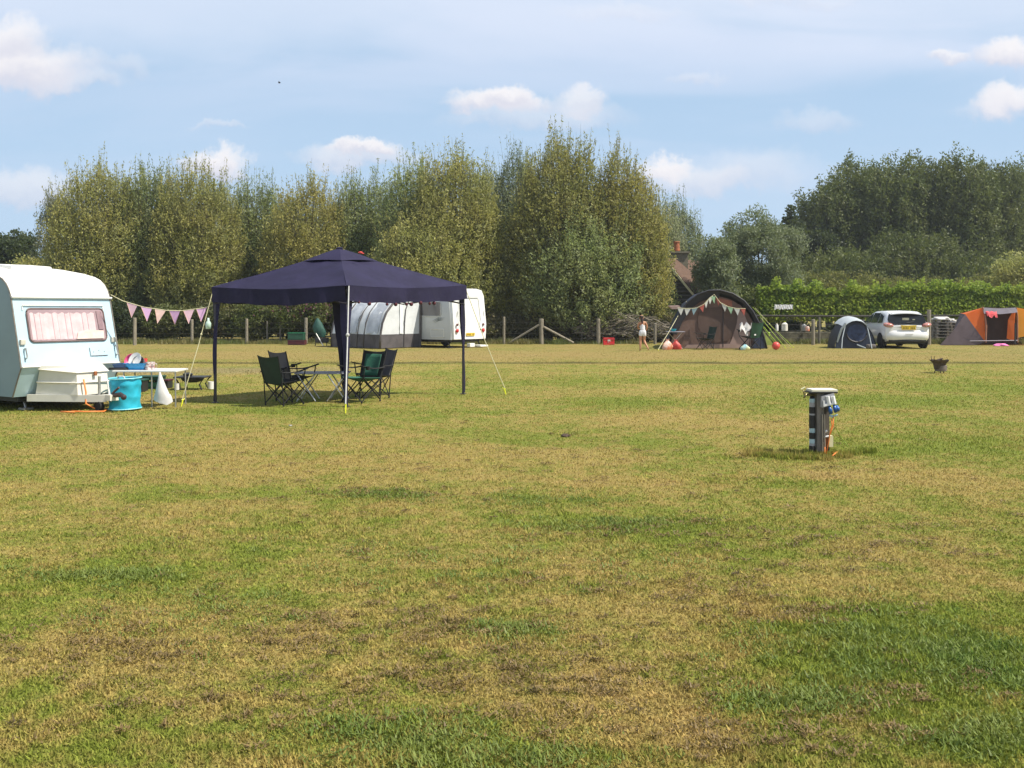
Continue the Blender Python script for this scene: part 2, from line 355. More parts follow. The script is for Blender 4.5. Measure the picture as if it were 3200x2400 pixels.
zones = [(450, 2000, 620, 110, 100), (1650, 2090, 560, 140, 120), (2450, 1905, 300, 30, 36), (2050, 1840, 500, 60, 50), (1250, 1950, 500, 60, 60), (2700, 1700, 420, 60, 50), (1200, 1545, 260, 16, 40), (1450, 1600, 1500, 200, 110), (2750, 2150, 300, 80, 22), (900, 2200, 700, 120, 60), (2100, 1660, 350, 30, 40), (1600, 1400, 1500, 90, 90), (2400, 2300, 500, 60, 50)]
sp = []
for (cx, cy, sx, sy, cnt) in zones:
    for k_ in range(cnt):
        q = gp(random.gauss(cx, sx * .6), min(2390, max(1290, random.gauss(cy, sy * .6)))); r = random.uniform(.02, .085) * (1 + q.y * .04); sp.append((q.x, q.y, r * 1.5, r * .8, .030))
flat_clumps(sp, 'grass_clippings', 'small brown clumps of dry mown clippings scattered over the turf', 'L_clip', 46, .8)
sp = []
for (px, py, wpx, hpx, k) in [(2750,2010,420,140,60),(3120,2060,260,100,26),(2450,2180,300,60,22),(1950,1640,430,30,26),(1180,1545,190,14,14),(1650,1560,330,24,14),(330,1795,300,24,26),(1250,2290,380,50,24),(1500,2370,500,40,28),(1600,1980,160,40,14),(3050,2300,300,80,24),(600,1900,500,120,20),(1400,1760,900,90,30)]:
    for k_ in range(int(k * 1.5)):
        q = gp(random.gauss(px, wpx * .45), min(2390, max(1290, random.gauss(py, hpx * .45)))); r = random.uniform(.05, .16) * (1 + q.y * .03); sp.append((q.x, q.y, r * 1.4, r, .030))
flat_clumps(sp, 'lush_grass', 'lusher green tufts forming the greener patches of the turf', 'L_lush', 70, 1.1)
leafmat('L_verge', (.12, .15, .04), (.20, .17, .06), trans=.3)
sp = []
for k_ in range(420):
    x = random.uniform(-22, 25); 
    if 4.5 < x < 11 and random.random() < .5: continue
    sp.append((x, 45.2 + random.uniform(-.5, .9), .35, random.uniform(.10, .30)))
tuft_clump(sp, 'verge_grass', 'rough uncut grass along the foot of the far fence', m=MATS['L_verge'], n=110)
# ------------------------------------------------------------------ trees
leafmat('L_willow', (.37, .375, .125), (.46, .42, .135), (.44, .45, .22), trans=.55)
leafmat('L_willow_green', (.31, .38, .16), (.39, .42, .17), (.43, .46, .27), trans=.55)
leafmat('L_willow_gold', (.50, .435, .13), (.40, .385, .135), (.51, .45, .15), trans=.55)
leafmat('L_willow_hazed', (.46, .48, .30), (.42, .45, .25), (.50, .51, .36), trans=.55)  # far row: haze painted in as a paler, greyer leaf colour
leafmat('L_willow_grey', (.26, .30, .18), (.21, .25, .13), (.29, .31, .22), trans=.45)
leafmat('L_pale', (.24, .24, .15), (.17, .19, .10))
leafmat('L_poplar', (.085, .115, .032), (.13, .15, .042), (.17, .18, .06), nscale=.35)
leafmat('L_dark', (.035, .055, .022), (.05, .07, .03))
leafmat('L_olive', (.17, .185, .05), (.22, .20, .055), (.14, .16, .05), trans=.45)
leafmat('L_vine', (.31, .43, .06), (.42, .50, .075), (.17, .28, .045), trans=.55)
leafmat('L_scrub', (.09, .11, .04), (.13, .12, .045), (.12, .08, .04))
leafmat('L_scrub_dry', (.20, .17, .09), (.13, .13, .055), (.23, .18, .09))
leafmat('L_bramble', (.10, .13, .036), (.15, .15, .05))
mat('bark', (.12, .10, .07), .9, .4, 6, bump=.5, bscale=30)
mat('bark_pale', (.26, .23, .17), .9, .3, 6)
def wood(tree, stems, m='bark'):
    mb = MB()
    for (pts, r0, r1) in stems: mb.tube(pts, r0, 6, r2=r1)
    return mb.build('trunk', MATS[m], tree)
def twigs_np(P0, P1, r):
    """thin triangular-section twigs as quads (crossed)"""
    N = len(P0); D = unit(P1 - P0); S = unit(np.cross(D, RNG.normal(size=(N, 3)))); S2 = np.cross(D, S); r = np.asarray(r).reshape(-1, 1)
    V = np.empty((N, 2, 4, 3))
    for i, s in enumerate((S, S2)):
        V[:, i, 0] = P0 - s * r; V[:, i, 1] = P0 + s * r; V[:, i, 2] = P1 + s * r * .3; V[:, i, 3] = P1 - s * r * .3
    return V.reshape(-1, 3)
def willow(name, label, px, pytop, wpx, Y, m='L_willow', lobes=8, dens=.78, base=.09, leaders=True, jit=.085, group='willows along the far fence', lsz=1.0, sparse_top=1.0, cat='tree', seed=None, wander=1.0, ks=1.0, round_=.40):
    """fan-shaped crown: shoots radiate from low in the tree; clumps come from a 3D field of hollows"""
    x0 = gx(px, Y); H = CH + (HZ - pytop) / FPX * Y; R = wpx / FPX * Y / 2 * 1.16
    if leaders: H *= .955
    root = thing(name, label, cat, (x0, Y, 0), group=group)
    ph = RNG.random(8) * 6.283
    def height(x, y):
        r2 = (x / R) ** 2 + (y / (R * .8)) ** 2
        bump = np.sin(x * 2.0 / ks + ph[0]) * np.sin(y * 1.7 / ks + ph[1]) + .6 * np.sin(x * 4.3 / ks + ph[2]) + .4 * np.sin(x * 8.1 / ks + y * 3 + ph[3])
        return H * (1 - round_ * r2 ** 1.15) * (.935 + .045 * bump)
    ns = int(175 * dens * R * H)
    an = RNG.random(ns) * 6.283; rr = np.sqrt(RNG.random(ns)); X = R * rr * np.cos(an); Yy = R * .8 * rr * np.sin(an)
    ht = height(X, Yy); t = RNG.random(ns) ** .85; zb = base * H * (1 - .5 * rr); Z = zb + (ht * .93 - zb) * t
    k = .80 + .20 * np.clip(t / .35, 0, 1); X = X * k; Yy = Yy * k
    fld = np.sin(X * 2.3 / ks + ph[4]) * np.sin(Z * 1.5 / ks + X * .7 + ph[5]) + .7 * np.sin(X * 5.1 / ks + Z * 1.1 + ph[6]) * np.sin(Z * 3.3 / ks + Yy * 2 + ph[7]) + .4 * np.sin(Yy * 3.1 + Z * 2.3)
    kp = fld > RNG.uniform(-1.5, .05, ns); X, Yy, Z, t, rr = X[kp], Yy[kp], Z[kp], t[kp], rr[kp]; ns = len(X)
    P = np.stack([X, Yy, Z], 1); D = unit(unit(P - np.array([0, 0, -.30 * H])) + np.array([0, 0, .35]) + np.stack([X / R * .35 * (1 - t), Yy / R * .35 * (1 - t), 0 * t], 1) + RNG.normal(0, .20 * wander, (ns, 3)))
    L = (.5 + 1.1 * RNG.random(ns)) * (H / 10) ** .3; nl = 24; tt = RNG.random((ns, nl)) ** .85
    hi = np.clip((t - .45) / .5, 0, 1)[:, None]; keep = ~(RNG.random((ns, nl)) < .60 * sparse_top * hi)
    pos = (P[:, None, :] + D[:, None, :] * (L[:, None] * tt)[..., None] + RNG.normal(0, jit, (ns, nl, 3)))[keep]
    ld = (D[:, None, :] * .5 + RNG.normal(0, .55, (ns, nl, 3)))[keep]; k = len(pos)
    Cs, Ds, Ls, Ws, T0, T1 = [pos], [ld], [(.11 + .10 * RNG.random(k)) * lsz], [(.042 + .034 * RNG.random(k)) * lsz], [P[::2]], [(P + D * L[:, None])[::2]]
    if leaders:
        n2 = int(70 + 75 * R); an = RNG.random(n2) * 6.283; rr = np.sqrt(RNG.random(n2)); X = R * .93 * rr * np.cos(an); Yy = R * .75 * rr * np.sin(an)
        P = np.stack([X, Yy, height(X, Yy) * .90], 1); D = unit(unit(P - np.array([0, 0, -.2 * H])) + np.array([0, 0, .7]) + RNG.normal(0, .13, (n2, 3)))
        L = .6 + 1.7 * RNG.random(n2) ** 2.0; nl = 26; tt = RNG.random((n2, nl)) ** 1.1
        pos = (P[:, None, :] + D[:, None, :] * (L[:, None] * tt)[..., None] + RNG.normal(0, .07, (n2, nl, 3)) * (1.4 - tt)[..., None]).reshape(-1, 3); k = len(pos)
        Cs.append(pos); Ds.append((D[:, None, :] * .8 + RNG.normal(0, .45, (n2, nl, 3))).reshape(-1, 3)); Ls.append((.10 + .07 * RNG.random(k)) * lsz); Ws.append((.030 + .024 * RNG.random(k)) * lsz); T0.append(P); T1.append(P + D * L[:, None])
    C = np.concatenate(Cs); C[:, 2] = np.maximum(C[:, 2], .05)
    npmesh('crown', leaves(C, np.concatenate(Ds), np.concatenate(Ls), np.concatenate(Ws)), 4, MATS[m], root)
    stems = []
    for j in range(lobes):
        a = 6.283 * j / lobes + random.uniform(-.4, .4); q = R * random.uniform(.2, .75); x, y = q * math.cos(a), q * .8 * math.sin(a); h = float(height(np.array([x]), np.array([y]))[0])
        stems.append(([(x * .06, y * .06, -.1), (x * .25, y * .25, h * .22), (x * .62, y * .62, h * .58), (x, y, h * .95)], .10 + .007 * H, .015))
    wood(root, stems)
    P0 = np.concatenate(T0); P1 = np.concatenate(T1)
    if leaders: npmesh('twigs', twigs_np(P0, P1, np.full(len(P0), .008)), 4, MATS['bark'], root)
    return root
def blob_tree(name, label, px, pytop, wpx, Y, m, pybot=None, nclump=120, per=130, csz=.55, lsz=.2, group=None, cat='tree', trunk=True, depth=None, rough=.3, flat=.5, up=.4, edge=.35):
    """crown of leaf clumps spread over an ellipsoid"""
    x0 = gx(px, Y); H = CH + (HZ - pytop) / FPX * Y; zb = 0 if pybot is None else max(0.0, CH + (HZ - pybot) / FPX * Y); R = wpx / FPX * Y / 2
    Ry = depth if depth else R; root = thing(name, label, cat, (x0, Y, 0), group=group)
    u = unit(RNG.normal(size=(nclump, 3))); rad = (edge + (1 - edge) * RNG.random(nclump) ** .5)[:, None]
    cc = u * rad * (1 - rough * RNG.random((nclump, 1))); hz = (H - zb) / 2
    sq = np.abs(cc[:, 2:3]) ** 1; 
    C0 = cc * np.array([R, Ry, hz]) * .92 + np.array([0, 0, zb + hz])
    cs = csz * (.6 + .8 * RNG.random((nclump, 1, 1)))
    lf = unit(RNG.normal(size=(nclump, per, 3))) * (RNG.random((nclump, per, 1)) ** .45) * cs * np.array([1, 1, .8])
    pos = (C0[:, None, :] + lf).reshape(-1, 3); pos[:, 2] = np.maximum(pos[:, 2], .04)
    D = (lf / cs * .5).reshape(-1, 3) + RNG.normal(0, .6, (nclump * per, 3)) + np.array([0, 0, up])
    k = len(pos); npmesh('crown', leaves(pos, D, lsz * (.6 + .7 * RNG.random(k)), lsz * flat * (.6 + .7 * RNG.random(k))), 4, MATS[m], root)
    if trunk:
        st = [([(0, 0, -.1), (R * .04, 0, zb + hz * .3), (0, .1, zb + hz * 1.3)], .10 + .012 * H, .03)]
        for c_ in C0[:: max(1, nclump // 14)]:
            st.append(([(0, 0, max(.3, zb * .8 + hz * .25)), tuple(c_ * np.array([.5, .5, 1]) - np.array([0, 0, hz * .2])), tuple(c_)], .02 + .004 * H, .012))
        wood(root, st)
    return root
WG = 'willows along the far fence'
willow('willow_tree', 'tall olive willow rising directly behind the old caravan, highest of the left clump', 305, 455, 250, 50, 'L_willow', 7)
willow('willow_tree', 'rounded willow between the caravan willow and the one left of the gazebo peak', 470, 480, 230, 51, 'L_willow_green', 6)
willow('willow_tree', 'tall willow with spiky leaders left of the gazebo, above the pink bunting', 610, 465, 240, 50, 'L_willow', 7)
willow('willow_tree', 'thin see-through willow just left of the gap left of the gazebo peak', 800, 500, 150, 52, 'L_willow_green', 5, dens=.55)
willow('willow_tree', 'golden olive willow directly behind the gazebo peak', 955, 520, 230, 50, 'L_willow_gold', 6)
willow('willow_tree', 'green willow right of the gazebo peak, left edge of the big clump', 1130, 500, 190, 51, 'L_willow_green', 6)
willow('willow_tree', 'bluish willow forming the left shoulder of the biggest clump', 1290, 445, 180, 49, 'L_willow_green', 6, dens=.9)
willow('willow_tree', 'broad olive willow behind the modern caravan', 1420, 420, 260, 48, 'L_willow', 7, dens=1.05)
willow('willow_tree', 'thin willow with dark stem showing sky, middle of the biggest clump', 1610, 405, 150, 52, 'L_willow_grey', 5, dens=.5)
willow('willow_tree', 'tallest willow of the whole row with golden right flank', 1755, 362, 270, 48, 'L_willow', 8, dens=1.1)
willow('willow_tree', 'olive gold willow at the right end of the biggest clump', 1940, 430, 240, 48, 'L_willow_gold', 7, dens=1.05)
willow('willow_tree', 'lower dark leafy willow in front of the tallest one, reaching the ground', 1830, 620, 330, 47.6, 'L_willow_green', 7, dens=1.1, sparse_top=.3)
willow('willow_tree', 'lower willow behind the modern caravan, in front of the broad olive one', 1330, 640, 260, 47, 'L_willow', 6, dens=.9, sparse_top=.3)
willow('willow_tree', 'small grey willow just left of the chimney, beyond the big clump', 2110, 600, 170, 58, 'L_willow_grey', 6, dens=.8)
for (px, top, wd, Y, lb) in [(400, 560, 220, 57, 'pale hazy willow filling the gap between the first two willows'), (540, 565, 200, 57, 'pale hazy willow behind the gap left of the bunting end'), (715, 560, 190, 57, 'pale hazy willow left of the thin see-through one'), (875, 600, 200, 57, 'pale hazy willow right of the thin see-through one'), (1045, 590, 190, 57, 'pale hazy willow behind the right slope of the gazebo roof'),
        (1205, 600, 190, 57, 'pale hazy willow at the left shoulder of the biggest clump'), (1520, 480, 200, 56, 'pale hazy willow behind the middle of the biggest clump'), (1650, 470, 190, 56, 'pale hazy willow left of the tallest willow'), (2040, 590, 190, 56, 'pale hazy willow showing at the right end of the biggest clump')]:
    willow('willow_tree', lb, px, top, wd, Y, 'L_willow_hazed', 6, dens=.30, lsz=1.15)
willow('willow_tree', 'low leafy willow sprouting in front of the cottage gable', 2056, 860, 85, 50.5, 'L_willow_green', 5, dens=.8, sparse_top=.3)
blob_tree('grey_leaved_tree', 'silvery grey-green rounded tree behind the big brown tent', 2370, 625, 330, 55, 'L_willow_grey', 1000, 300, 150, .55, .17, 'trees beyond the field', flat=.4)
blob_tree('grey_leaved_tree', 'smaller silvery tree directly right of the chimney', 2238, 715, 165, 50.3, 'L_willow_grey', 985, 110, 140, .5, .17, 'trees beyond the field', flat=.4)
willow('pale_tree', 'thin pale dead-looking tree at the far left edge of the willows', 180, 560, 120, 54, 'L_pale', 4, dens=.32, group=None)
blob_tree('dark_tree', 'dark round tree at the left edge above the caravan roof', 45, 700, 170, 60, 'L_dark', 900, 110, 120, .6, .2)
blob_tree('bush', 'olive bush above the old caravan roof at the left edge', 110, 790, 240, 53, 'L_willow', 1000, 120, 130, .6, .16, 'bushes behind the far fence', trunk=False)
# poplars on the right
PG = 'poplars on the right skyline'
for (px, top, wd, Y, lb, bot) in [(2590, 540, 150, 84, 'leftmost poplar of the dark row, lower than its neighbours', 800), (2670, 480, 170, 86, 'second poplar from the left in the dark row', 850),
        (2780, 470, 180, 84, 'third poplar from the left in the dark row, above the white car', 880), (2890, 468, 180, 85, 'fourth poplar of the dark row, right of the white car', 880),
        (3000, 462, 170, 84, 'fifth poplar of the dark row, above the orange tent', 880), (3095, 468, 150, 86, 'last poplar of the unbroken dark row', 860), (3200, 490, 120, 88, 'separate thin poplar at the right edge of the picture', 800),
        (2630, 780, 200, 78, 'broad dark tree low under the leftmost poplar', 930), (3030, 790, 300, 79, 'broad dark tree low above the orange tent', 930),
        (2850, 700, 330, 80, 'broad lower dark tree at the foot of the poplar row', 900)]:
    big = wd > 200
    willow('poplar_tree', lb, px, top - (0 if big else 12), wd * (1.0 if big else 1.15), Y, 'L_poplar', 7, dens=.22 if not big else .20, base=.16, leaders=False, jit=.16, group=PG, lsz=2.0, sparse_top=.35, wander=1.2, ks=1.15, round_=.16 if not big else .35)
blob_tree('small_dark_tree', 'small dark tree left of the poplars, standing apart', 2470, 640, 100, 80, 'L_dark', 880, 60, 110, .7, .28, flat=.7)
blob_tree('small_dark_tree', 'thin dark tree showing sky, beside the leftmost poplar', 2560, 690, 170, 82, 'L_dark', 900, 55, 100, .8, .28, flat=.7)
BG = 'bushes behind the far fence'
for (px, top, wd, Y, m, lb) in [(2600, 835, 330, 66, 'L_olive', 'long olive bush under the leftmost poplar'), (2860, 862, 300, 68, 'L_olive', 'low olive bush above the white car roof'),
        (3060, 850, 300, 66, 'L_olive', 'olive bush above the orange tent'), (3190, 775, 190, 62, 'L_willow', 'taller bright olive bush at the right edge'), (2460, 850, 260, 62, 'L_bramble', 'dark bush left of the three white cloths'), (2340, 880, 240, 53, 'L_bramble', 'dark bush right behind the big tent roof'), (2760, 850, 300, 70, 'L_olive', 'olive bush between the dome tent and the car, beyond the vine row'),
        (2400, 900, 180, 55, 'L_olive', 'bush between the big tent and the vine row')]:
    blob_tree('bush', lb, px, top, wd, Y, m, 1010, 130, 120, .6, .19, BG, trunk=False, depth=2.5)
# scrub under the willows
SG = 'scrub bushes along the far fence'
descr = ['tangled dark scrub bush', 'brownish bramble bush', 'olive scrub bush', 'leafy dark bush']
where = ['behind the caravan window at the far left', 'left of the first fence post', 'between the first two fence posts', 'right of the second fence post', 'under the left half of the gazebo roof', 'under the gazebo roof with purple tinge', 'beside the green box behind the gazebo',
         'behind the grey awning left end', 'behind the awning arcs', 'behind the modern caravan side', 'right of the modern caravan', 'left of the braced fence post', 'behind the braced fence post', 'behind the red crate', 'behind the walking child', 'left of the big tent', 'behind the big tent']
xs = np.linspace(-70, 2260, 17)
for i, px in enumerate(xs):
    Y = 46.6 + random.uniform(0, 1.0)
    m = random.choice(['L_scrub', 'L_bramble', 'L_scrub', 'L_dark'])
    if 9 <= i <= 15: m = random.choice(['L_scrub_dry', 'L_scrub_dry', 'L_bramble'])
    blob_tree('scrub_bush', descr[i % 4] + ' ' + where[i], px, random.uniform(955, 985) - (25 if i < 9 else -18), 225, Y, m, None, 110, 130, .42, .15, SG, trunk=False, depth=.9, flat=.5)
for (px, lb) in [(905, 'left of the two purple-flowered shrubs under the gazebo roof'), (985, 'right of the two purple-flowered shrubs under the gazebo roof')]:
    r_ = blob_tree('flowering_shrub', lb, px, 925, 100, 46.3, 'L_bramble', 1050, 50, 100, .35, .14, 'purple-flowered shrubs', trunk=False, cat='shrub')
    mat('blossom', (.10, .02, .05), .8, .3, 9)
    n = 150; C = RNG.normal(size=(n, 3)) * np.array([.75, .4, .35]) + np.array([0, -.3, 1.85])
    npmesh('blossom', leaves(C, RNG.normal(size=(n, 3)) + [0, 0, .8], .12 + .05 * RNG.random(n), .06 + .03 * RNG.random(n)), 4, MATS['blossom'], r_)
# vine row on the right, one bank of foliage on posts
vr_ = thing('vine_row', 'long bright green vine row trained on posts behind the right fence', 'vine row', (20, 50, 0))
n = 52000; X = RNG.uniform(-7.2, 9.5, n); gxx = np.linspace(-8, 10, 90); top = 2.52 + .9 * (np.interp(X, gxx, RNG.random(90)) - .5) * .35 + .12 * np.sin(X * .7)
u = RNG.random(n); Z = .95 + (top - .95) * u ** .55; Yy = RNG.uniform(-.45, .45, n) * (1.15 - .4 * u)
tip = RNG.random(n) < .16; Z[tip] = top[tip] + RNG.random(tip.sum()) ** 2 * .75 * np.interp(X[tip], gxx, RNG.random(90))
lowgap = (np.sin(X * 2.1) + np.sin(X * 5.3) > .9) & (Z < 1.25); Z[lowgap] += .5
C = np.stack([X, Yy, Z], 1); npmesh('foliage', leaves(C, RNG.normal(size=(n, 3)) + [0, -.3, .3], .12 + .09 * RNG.random(n), .09 + .07 * RNG.random(n)), 4, MATS['L_vine'], vr_)
mat('post_wood', (.20, .18, .14), .85, .35, 5, bump=.4, stretch=(6, 6, .6))
mat('post_pale', (.33, .29, .22), .85, .35, 5, bump=.4, stretch=(6, 6, .6))
for k_ in range(9):
    mb = MB(); mb.tube([(-7 + 2.05 * k_, 0, -.1), (-7 + 2.05 * k_, 0, 1.5)], .05, 7); mb.build('post', MATS['post_wood'], vr_)
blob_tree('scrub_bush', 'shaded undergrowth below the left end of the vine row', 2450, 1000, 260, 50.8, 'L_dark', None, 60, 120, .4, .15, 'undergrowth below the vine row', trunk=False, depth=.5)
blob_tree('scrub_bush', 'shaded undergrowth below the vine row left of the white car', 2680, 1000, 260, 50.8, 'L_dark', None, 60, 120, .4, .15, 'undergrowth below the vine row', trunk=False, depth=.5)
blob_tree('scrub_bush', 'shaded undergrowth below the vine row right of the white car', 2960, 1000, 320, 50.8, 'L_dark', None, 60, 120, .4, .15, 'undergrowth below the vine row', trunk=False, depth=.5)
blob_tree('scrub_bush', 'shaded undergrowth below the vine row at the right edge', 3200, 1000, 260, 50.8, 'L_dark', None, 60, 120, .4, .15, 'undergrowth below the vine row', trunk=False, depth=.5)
# brushwood heap
bw = MB()
for k_ in range(230):
    x = random.uniform(3.3, 7.6); y = 45.55 + random.uniform(-.2, .25); z = random.uniform(.35, 1.35) * (1 - .12 * abs(x - 5.4)); a = random.uniform(-1, 1) * .8; L = random.uniform(.3, 1.1)
    p = Vector((x, y, z)); d = Vector((math.cos(a), random.uniform(-.3, .3), math.sin(a) * .8)) * L / 2
    bw.tube([p - d, p + Vector((0, 0, random.uniform(0, .12))), p + d], random.uniform(.012, .035), 4, r2=.008)
tag(bw.build('brushwood_heap', mat('dead_wood', (.22, .19, .145), .9, .4, 5)), 'heap of bleached dead branches behind the fence near the red crate', 'brushwood')
# ------------------------------------------------------------------ fences
def fence_post(root, px, ptop, pbot, Y, w, m='post_pale', lean=0):
    mb = MB(); x = gx(px, Y) - root.location.x; z1 = CH + (HZ - ptop) / FPX * Y
    mb.tube([(x, Y - root.location.y, -.1), (x + lean, Y - root.location.y, z1 - .02), (x + lean, Y - root.location.y, z1)], [w, w * .95, w * .8], 8)
    return mb.build('post', MATS[m], root)
f1 = thing('wire_fence', 'wire fence with pale round posts in front of the willows', 'fence', (-8, 45, 0))
for (px, a, w_) in [(-200, 995, .07), (20, 995, .07), (225, 995, .07), (421, 993, .085), (600, 998, .07), (771, 996, .07), (956, 993, .08), (1150, 996, .07), (1350, 996, .07), (1575, 990, .06), (1870, 996, .09), (2047, 1010, .07), (2230, 1000, .07)]:
    fence_post(f1, px, a, 1078, 45 if px != 421 else 43.6, w_)
for px, a in ((835, 1003), (876, 1000), (1818, 990)): fence_post(f1, px, a, 1070, 46.0, .045, 'post_wood')
sp_ = fence_post(f1, 1692, 996, 1078, 45, .11)
mb = MB(); x = gx(1692, 45) + 8
mb.tube([(x + .1, -.05, .8), (x + 1.5, -.1, .05)], .055, 7); mb.build('brace', MATS['post_pale'], f1)
mb = MB(); mb.tube([(x - .1, -.05, .9), (x - 1.5, -.1, .05)], .055, 7); mb.build('brace', MATS['post_wood'], f1)
mb = MB()
mat('wire', (.06, .055, .05), .7)
for z in (.25, .5, .75, 1.0): mb.tube([(gx(-220, 45) + 8, -.08, z), (0, -.08, z - .02), (gx(2300, 45) + 8, -.08, z)], .0035, 4)
mb.build('wire', MATS['wire'], f1)
f2 = thing('rail_fence', 'dark top rail fence with pale posts behind the dome tent and white car', 'fence', (18, 44.5, 0))
for (px, a, Y, w_) in [(2541, 998, 44.0, .085), (2903, 968, 44.3, .1), (3230, 975, 44.5, .09)]: fence_post(f2, px, a, 1070, Y, w_)
for (px, a, Y, w_) in [(2380, 985, 44.8, .07), (2560, 985, 45.5, .06), (2720, 985, 44.6, .07)]: fence_post(f2, px, a, 1060, Y, w_, 'post_wood')
mb = MB(); mat('rail_dark', (.055, .05, .04), .9, .3, 6)
z = CH + (HZ - 986) / FPX * 44.5
mb.tube([(gx(2290, 44.5) - 18, .15, z), (gx(2600, 44.5) - 18, .12, z - .03), (gx(3060, 44.5) - 18, .15, z + .0), (gx(3400, 44.5) - 18, .15, z + .02)], .055, 6); mb.build('rail', MATS['rail_dark'], f2)
mb = MB()
for z in (.3, .62, .9): mb.tube([(gx(2290, 44.5) - 18, .12, z), (gx(3400, 44.5) - 18, .12, z)], .006, 4)
mb.build('wire', MATS['wire'], f2)
# thin summer haze over the field
mb = MB(); mb.box((0, 79, 10), (310, 226, 22)); hz = mb.build('haze', bpy.data.materials.new('haze')); tag(hz, 'thin summer haze over the whole field', 'haze', kind='stuff')
hm = hz.data.materials[0]; hm.use_nodes = True; hm.node_tree.nodes.clear(); t = NT(hm.node_tree); o_ = t.n('ShaderNodeOutputMaterial'); pv = t.n('ShaderNodeVolumePrincipled')
pv.inputs['Color'].default_value = (.80, .86, .92, 1); pv.inputs['Density'].default_value = .0005; pv.inputs['Anisotropy'].default_value = .2; t.l(pv.outputs[0], o_.inputs['Volume'])
# ------------------------------------------------------------------ shared object materials
mat('white_paint', (.80, .80, .76), .35, .05, 3)
mat('roof_white', (.82, .80, .74), .45, .06, 3)
mat('pale_blue_paint', (.46, .63, .71), .38, .07, 2.5)
mat('cream_paint', (.76, .73, .64), .45, .08, 4)
mat('grey_metal', (.35, .35, .34), .4, .2, 9, metal=.7)
mat('galvanised', (.45, .44, .41), .45, .2, 9, metal=.6)
mat('black_rubber', (.018, .018, .018), .85, .3, 9)
mat('black_plastic', (.025, .025, .027), .5, .2, 9)
mat('dark_frame', (.05, .03, .03), .5, .2, 9)
mat('seal_brown', (.16, .10, .09), .6, .2, 9)
mat('glass_dark', (.03, .035, .04), .08, .1, 2, spec=.8)
mat('glass_grey', (.11, .105, .11), .15, .1, 2, spec=.8)
mat('pink_curtain', (.66, .44, .48), .85, .25, 7, stretch=(1, 1, .3))
mat('pink_curtain_light', (.66, .49, .51), .85, .15, 7)
mat('cream_cushion', (.74, .60, .54), .9, .2, 6)
mat('mauve_shade', (.30, .20, .22), .85, .2, 6)
mat('lamp_amber', (.5, .22, .03), .3, .1, 6)
mat('lamp_red', (.55, .03, .03), .25, .15, 6)
mat('lamp_clear', (.6, .58, .5), .25, .15, 6)
mat('plate_yellow', (.75, .52, .03), .5, .05, 6)
mat('ink_dark', (.03, .03, .03), .6, .1, 6)
mat('orange_cable', (.85, .25, .05), .5, .1, 6)
mat('rope_pale', (.62, .58, .36), .8, .2, 30)
mat('rope_green', (.45, .62, .10), .8, .2, 30)
mat('peg_yellow', (.75, .78, .03), .45, .05, 6)
mat('bunting_pink', (.92, .66, .82), .8, .08, 6, trans=.3)
mat('bunting_peach', (.90, .68, .62), .8, .08, 6, trans=.3)
mat('bunting_rose', (.92, .66, .76), .8, .08, 6, trans=.3)
mat('bunting_violet', (.90, .60, .88), .8, .08, 6, trans=.3)
mat('bunting_hem', (.80, .50, .42), .8, .08, 6)
mat('bunting_white', (.80, .80, .74), .8, .05, 6, trans=.3)
mat('bunting_green', (.40, .62, .40), .8, .1, 6, trans=.3)
mat('bunting_red', (.62, .16, .12), .8, .1, 6, trans=.3)
mat('bunting_blue', (.42, .60, .66), .8, .1, 6, trans=.3)
mat('gazebo_cloth', (.021, .018, .052), .75, .28, 2.2, bump=.5, bscale=5, spec=.25)
mat('gazebo_pole', (.045, .04, .055), .4, .15, 9)
mat('pompom', (.10, .02, .03), .9, .3, 40)
mat('chair_green', (.025, .12, .08), .8, .25, 5, bump=.3, bscale=25)
mat('chair_olive', (.016, .036, .022), .85, .25, 5, bump=.3, bscale=25)
mat('chair_grey', (.14, .13, .15), .85, .25, 5, bump=.3, bscale=25)
mat('chair_black', (.012, .012, .013), .8, .3, 7)
mat('table_grey', (.30, .29, .34), .5, .15, 9)
mat('steel', (.6, .6, .6), .3, .1, 9, metal=.85)
mat('bin_blue', (.03, .50, .68), .45, .12, 4, bump=.7, bscale=5, trans=.15)
mat('bin_rim', (.25, .68, .75), .5, .1, 4)
mat('plastic_blue', (.02, .28, .60), .4, .1, 4)
mat('plastic_navy', (.03, .08, .20), .45, .1, 4)
mat('plastic_red', (.75, .09, .07), .4, .1, 4)
mat('plastic_pink', (.78, .10, .25), .4, .1, 4)
mat('crockery', (.80, .78, .74), .25, .05, 4)
mat('crockery_print', (.72, .68, .66), .3, .65, 28, col2=(.28, .12, .12))
mat('cotton_white', (.76, .74, .72), .9, .12, 5, bump=.6, bscale=7, trans=.15)
mat('dark_green_box', (.015, .075, .045), .55, .25, 5)
mat('green_box', (.012, .17, .08), .55, .2, 5)
mat('crimson_box', (.09, .012, .022), .6, .25, 5)
mat('red_crate', (.72, .03, .04), .45, .12, 5)
mat('awning_white', (.74, .77, .79), .7, .10, 3, bump=.6, bscale=2.5, trans=.12)
mat('awning_window', (.48, .51, .55), .25, .25, 3, bump=.8, bscale=2.2, spec=.6)
mat('awning_grey', (.10, .09, .095), .8, .3, 3, bump=.6, bscale=4)
mat('awning_pole', (.09, .08, .08), .5, .2, 5)
mat('van_white', (.80, .80, .78), .3, .04, 2, coat=.3)
mat('van_white_shaded', (.50, .52, .52), .35, .05, 2, coat=.2)  # white body with the shade of its side painted in as grey
mat('decal_grey', (.10, .13, .14), .4, .1, 5)
mat('van_line', (.62, .63, .62), .5, .1, 5)
def hexv(*a): return Vector(a)
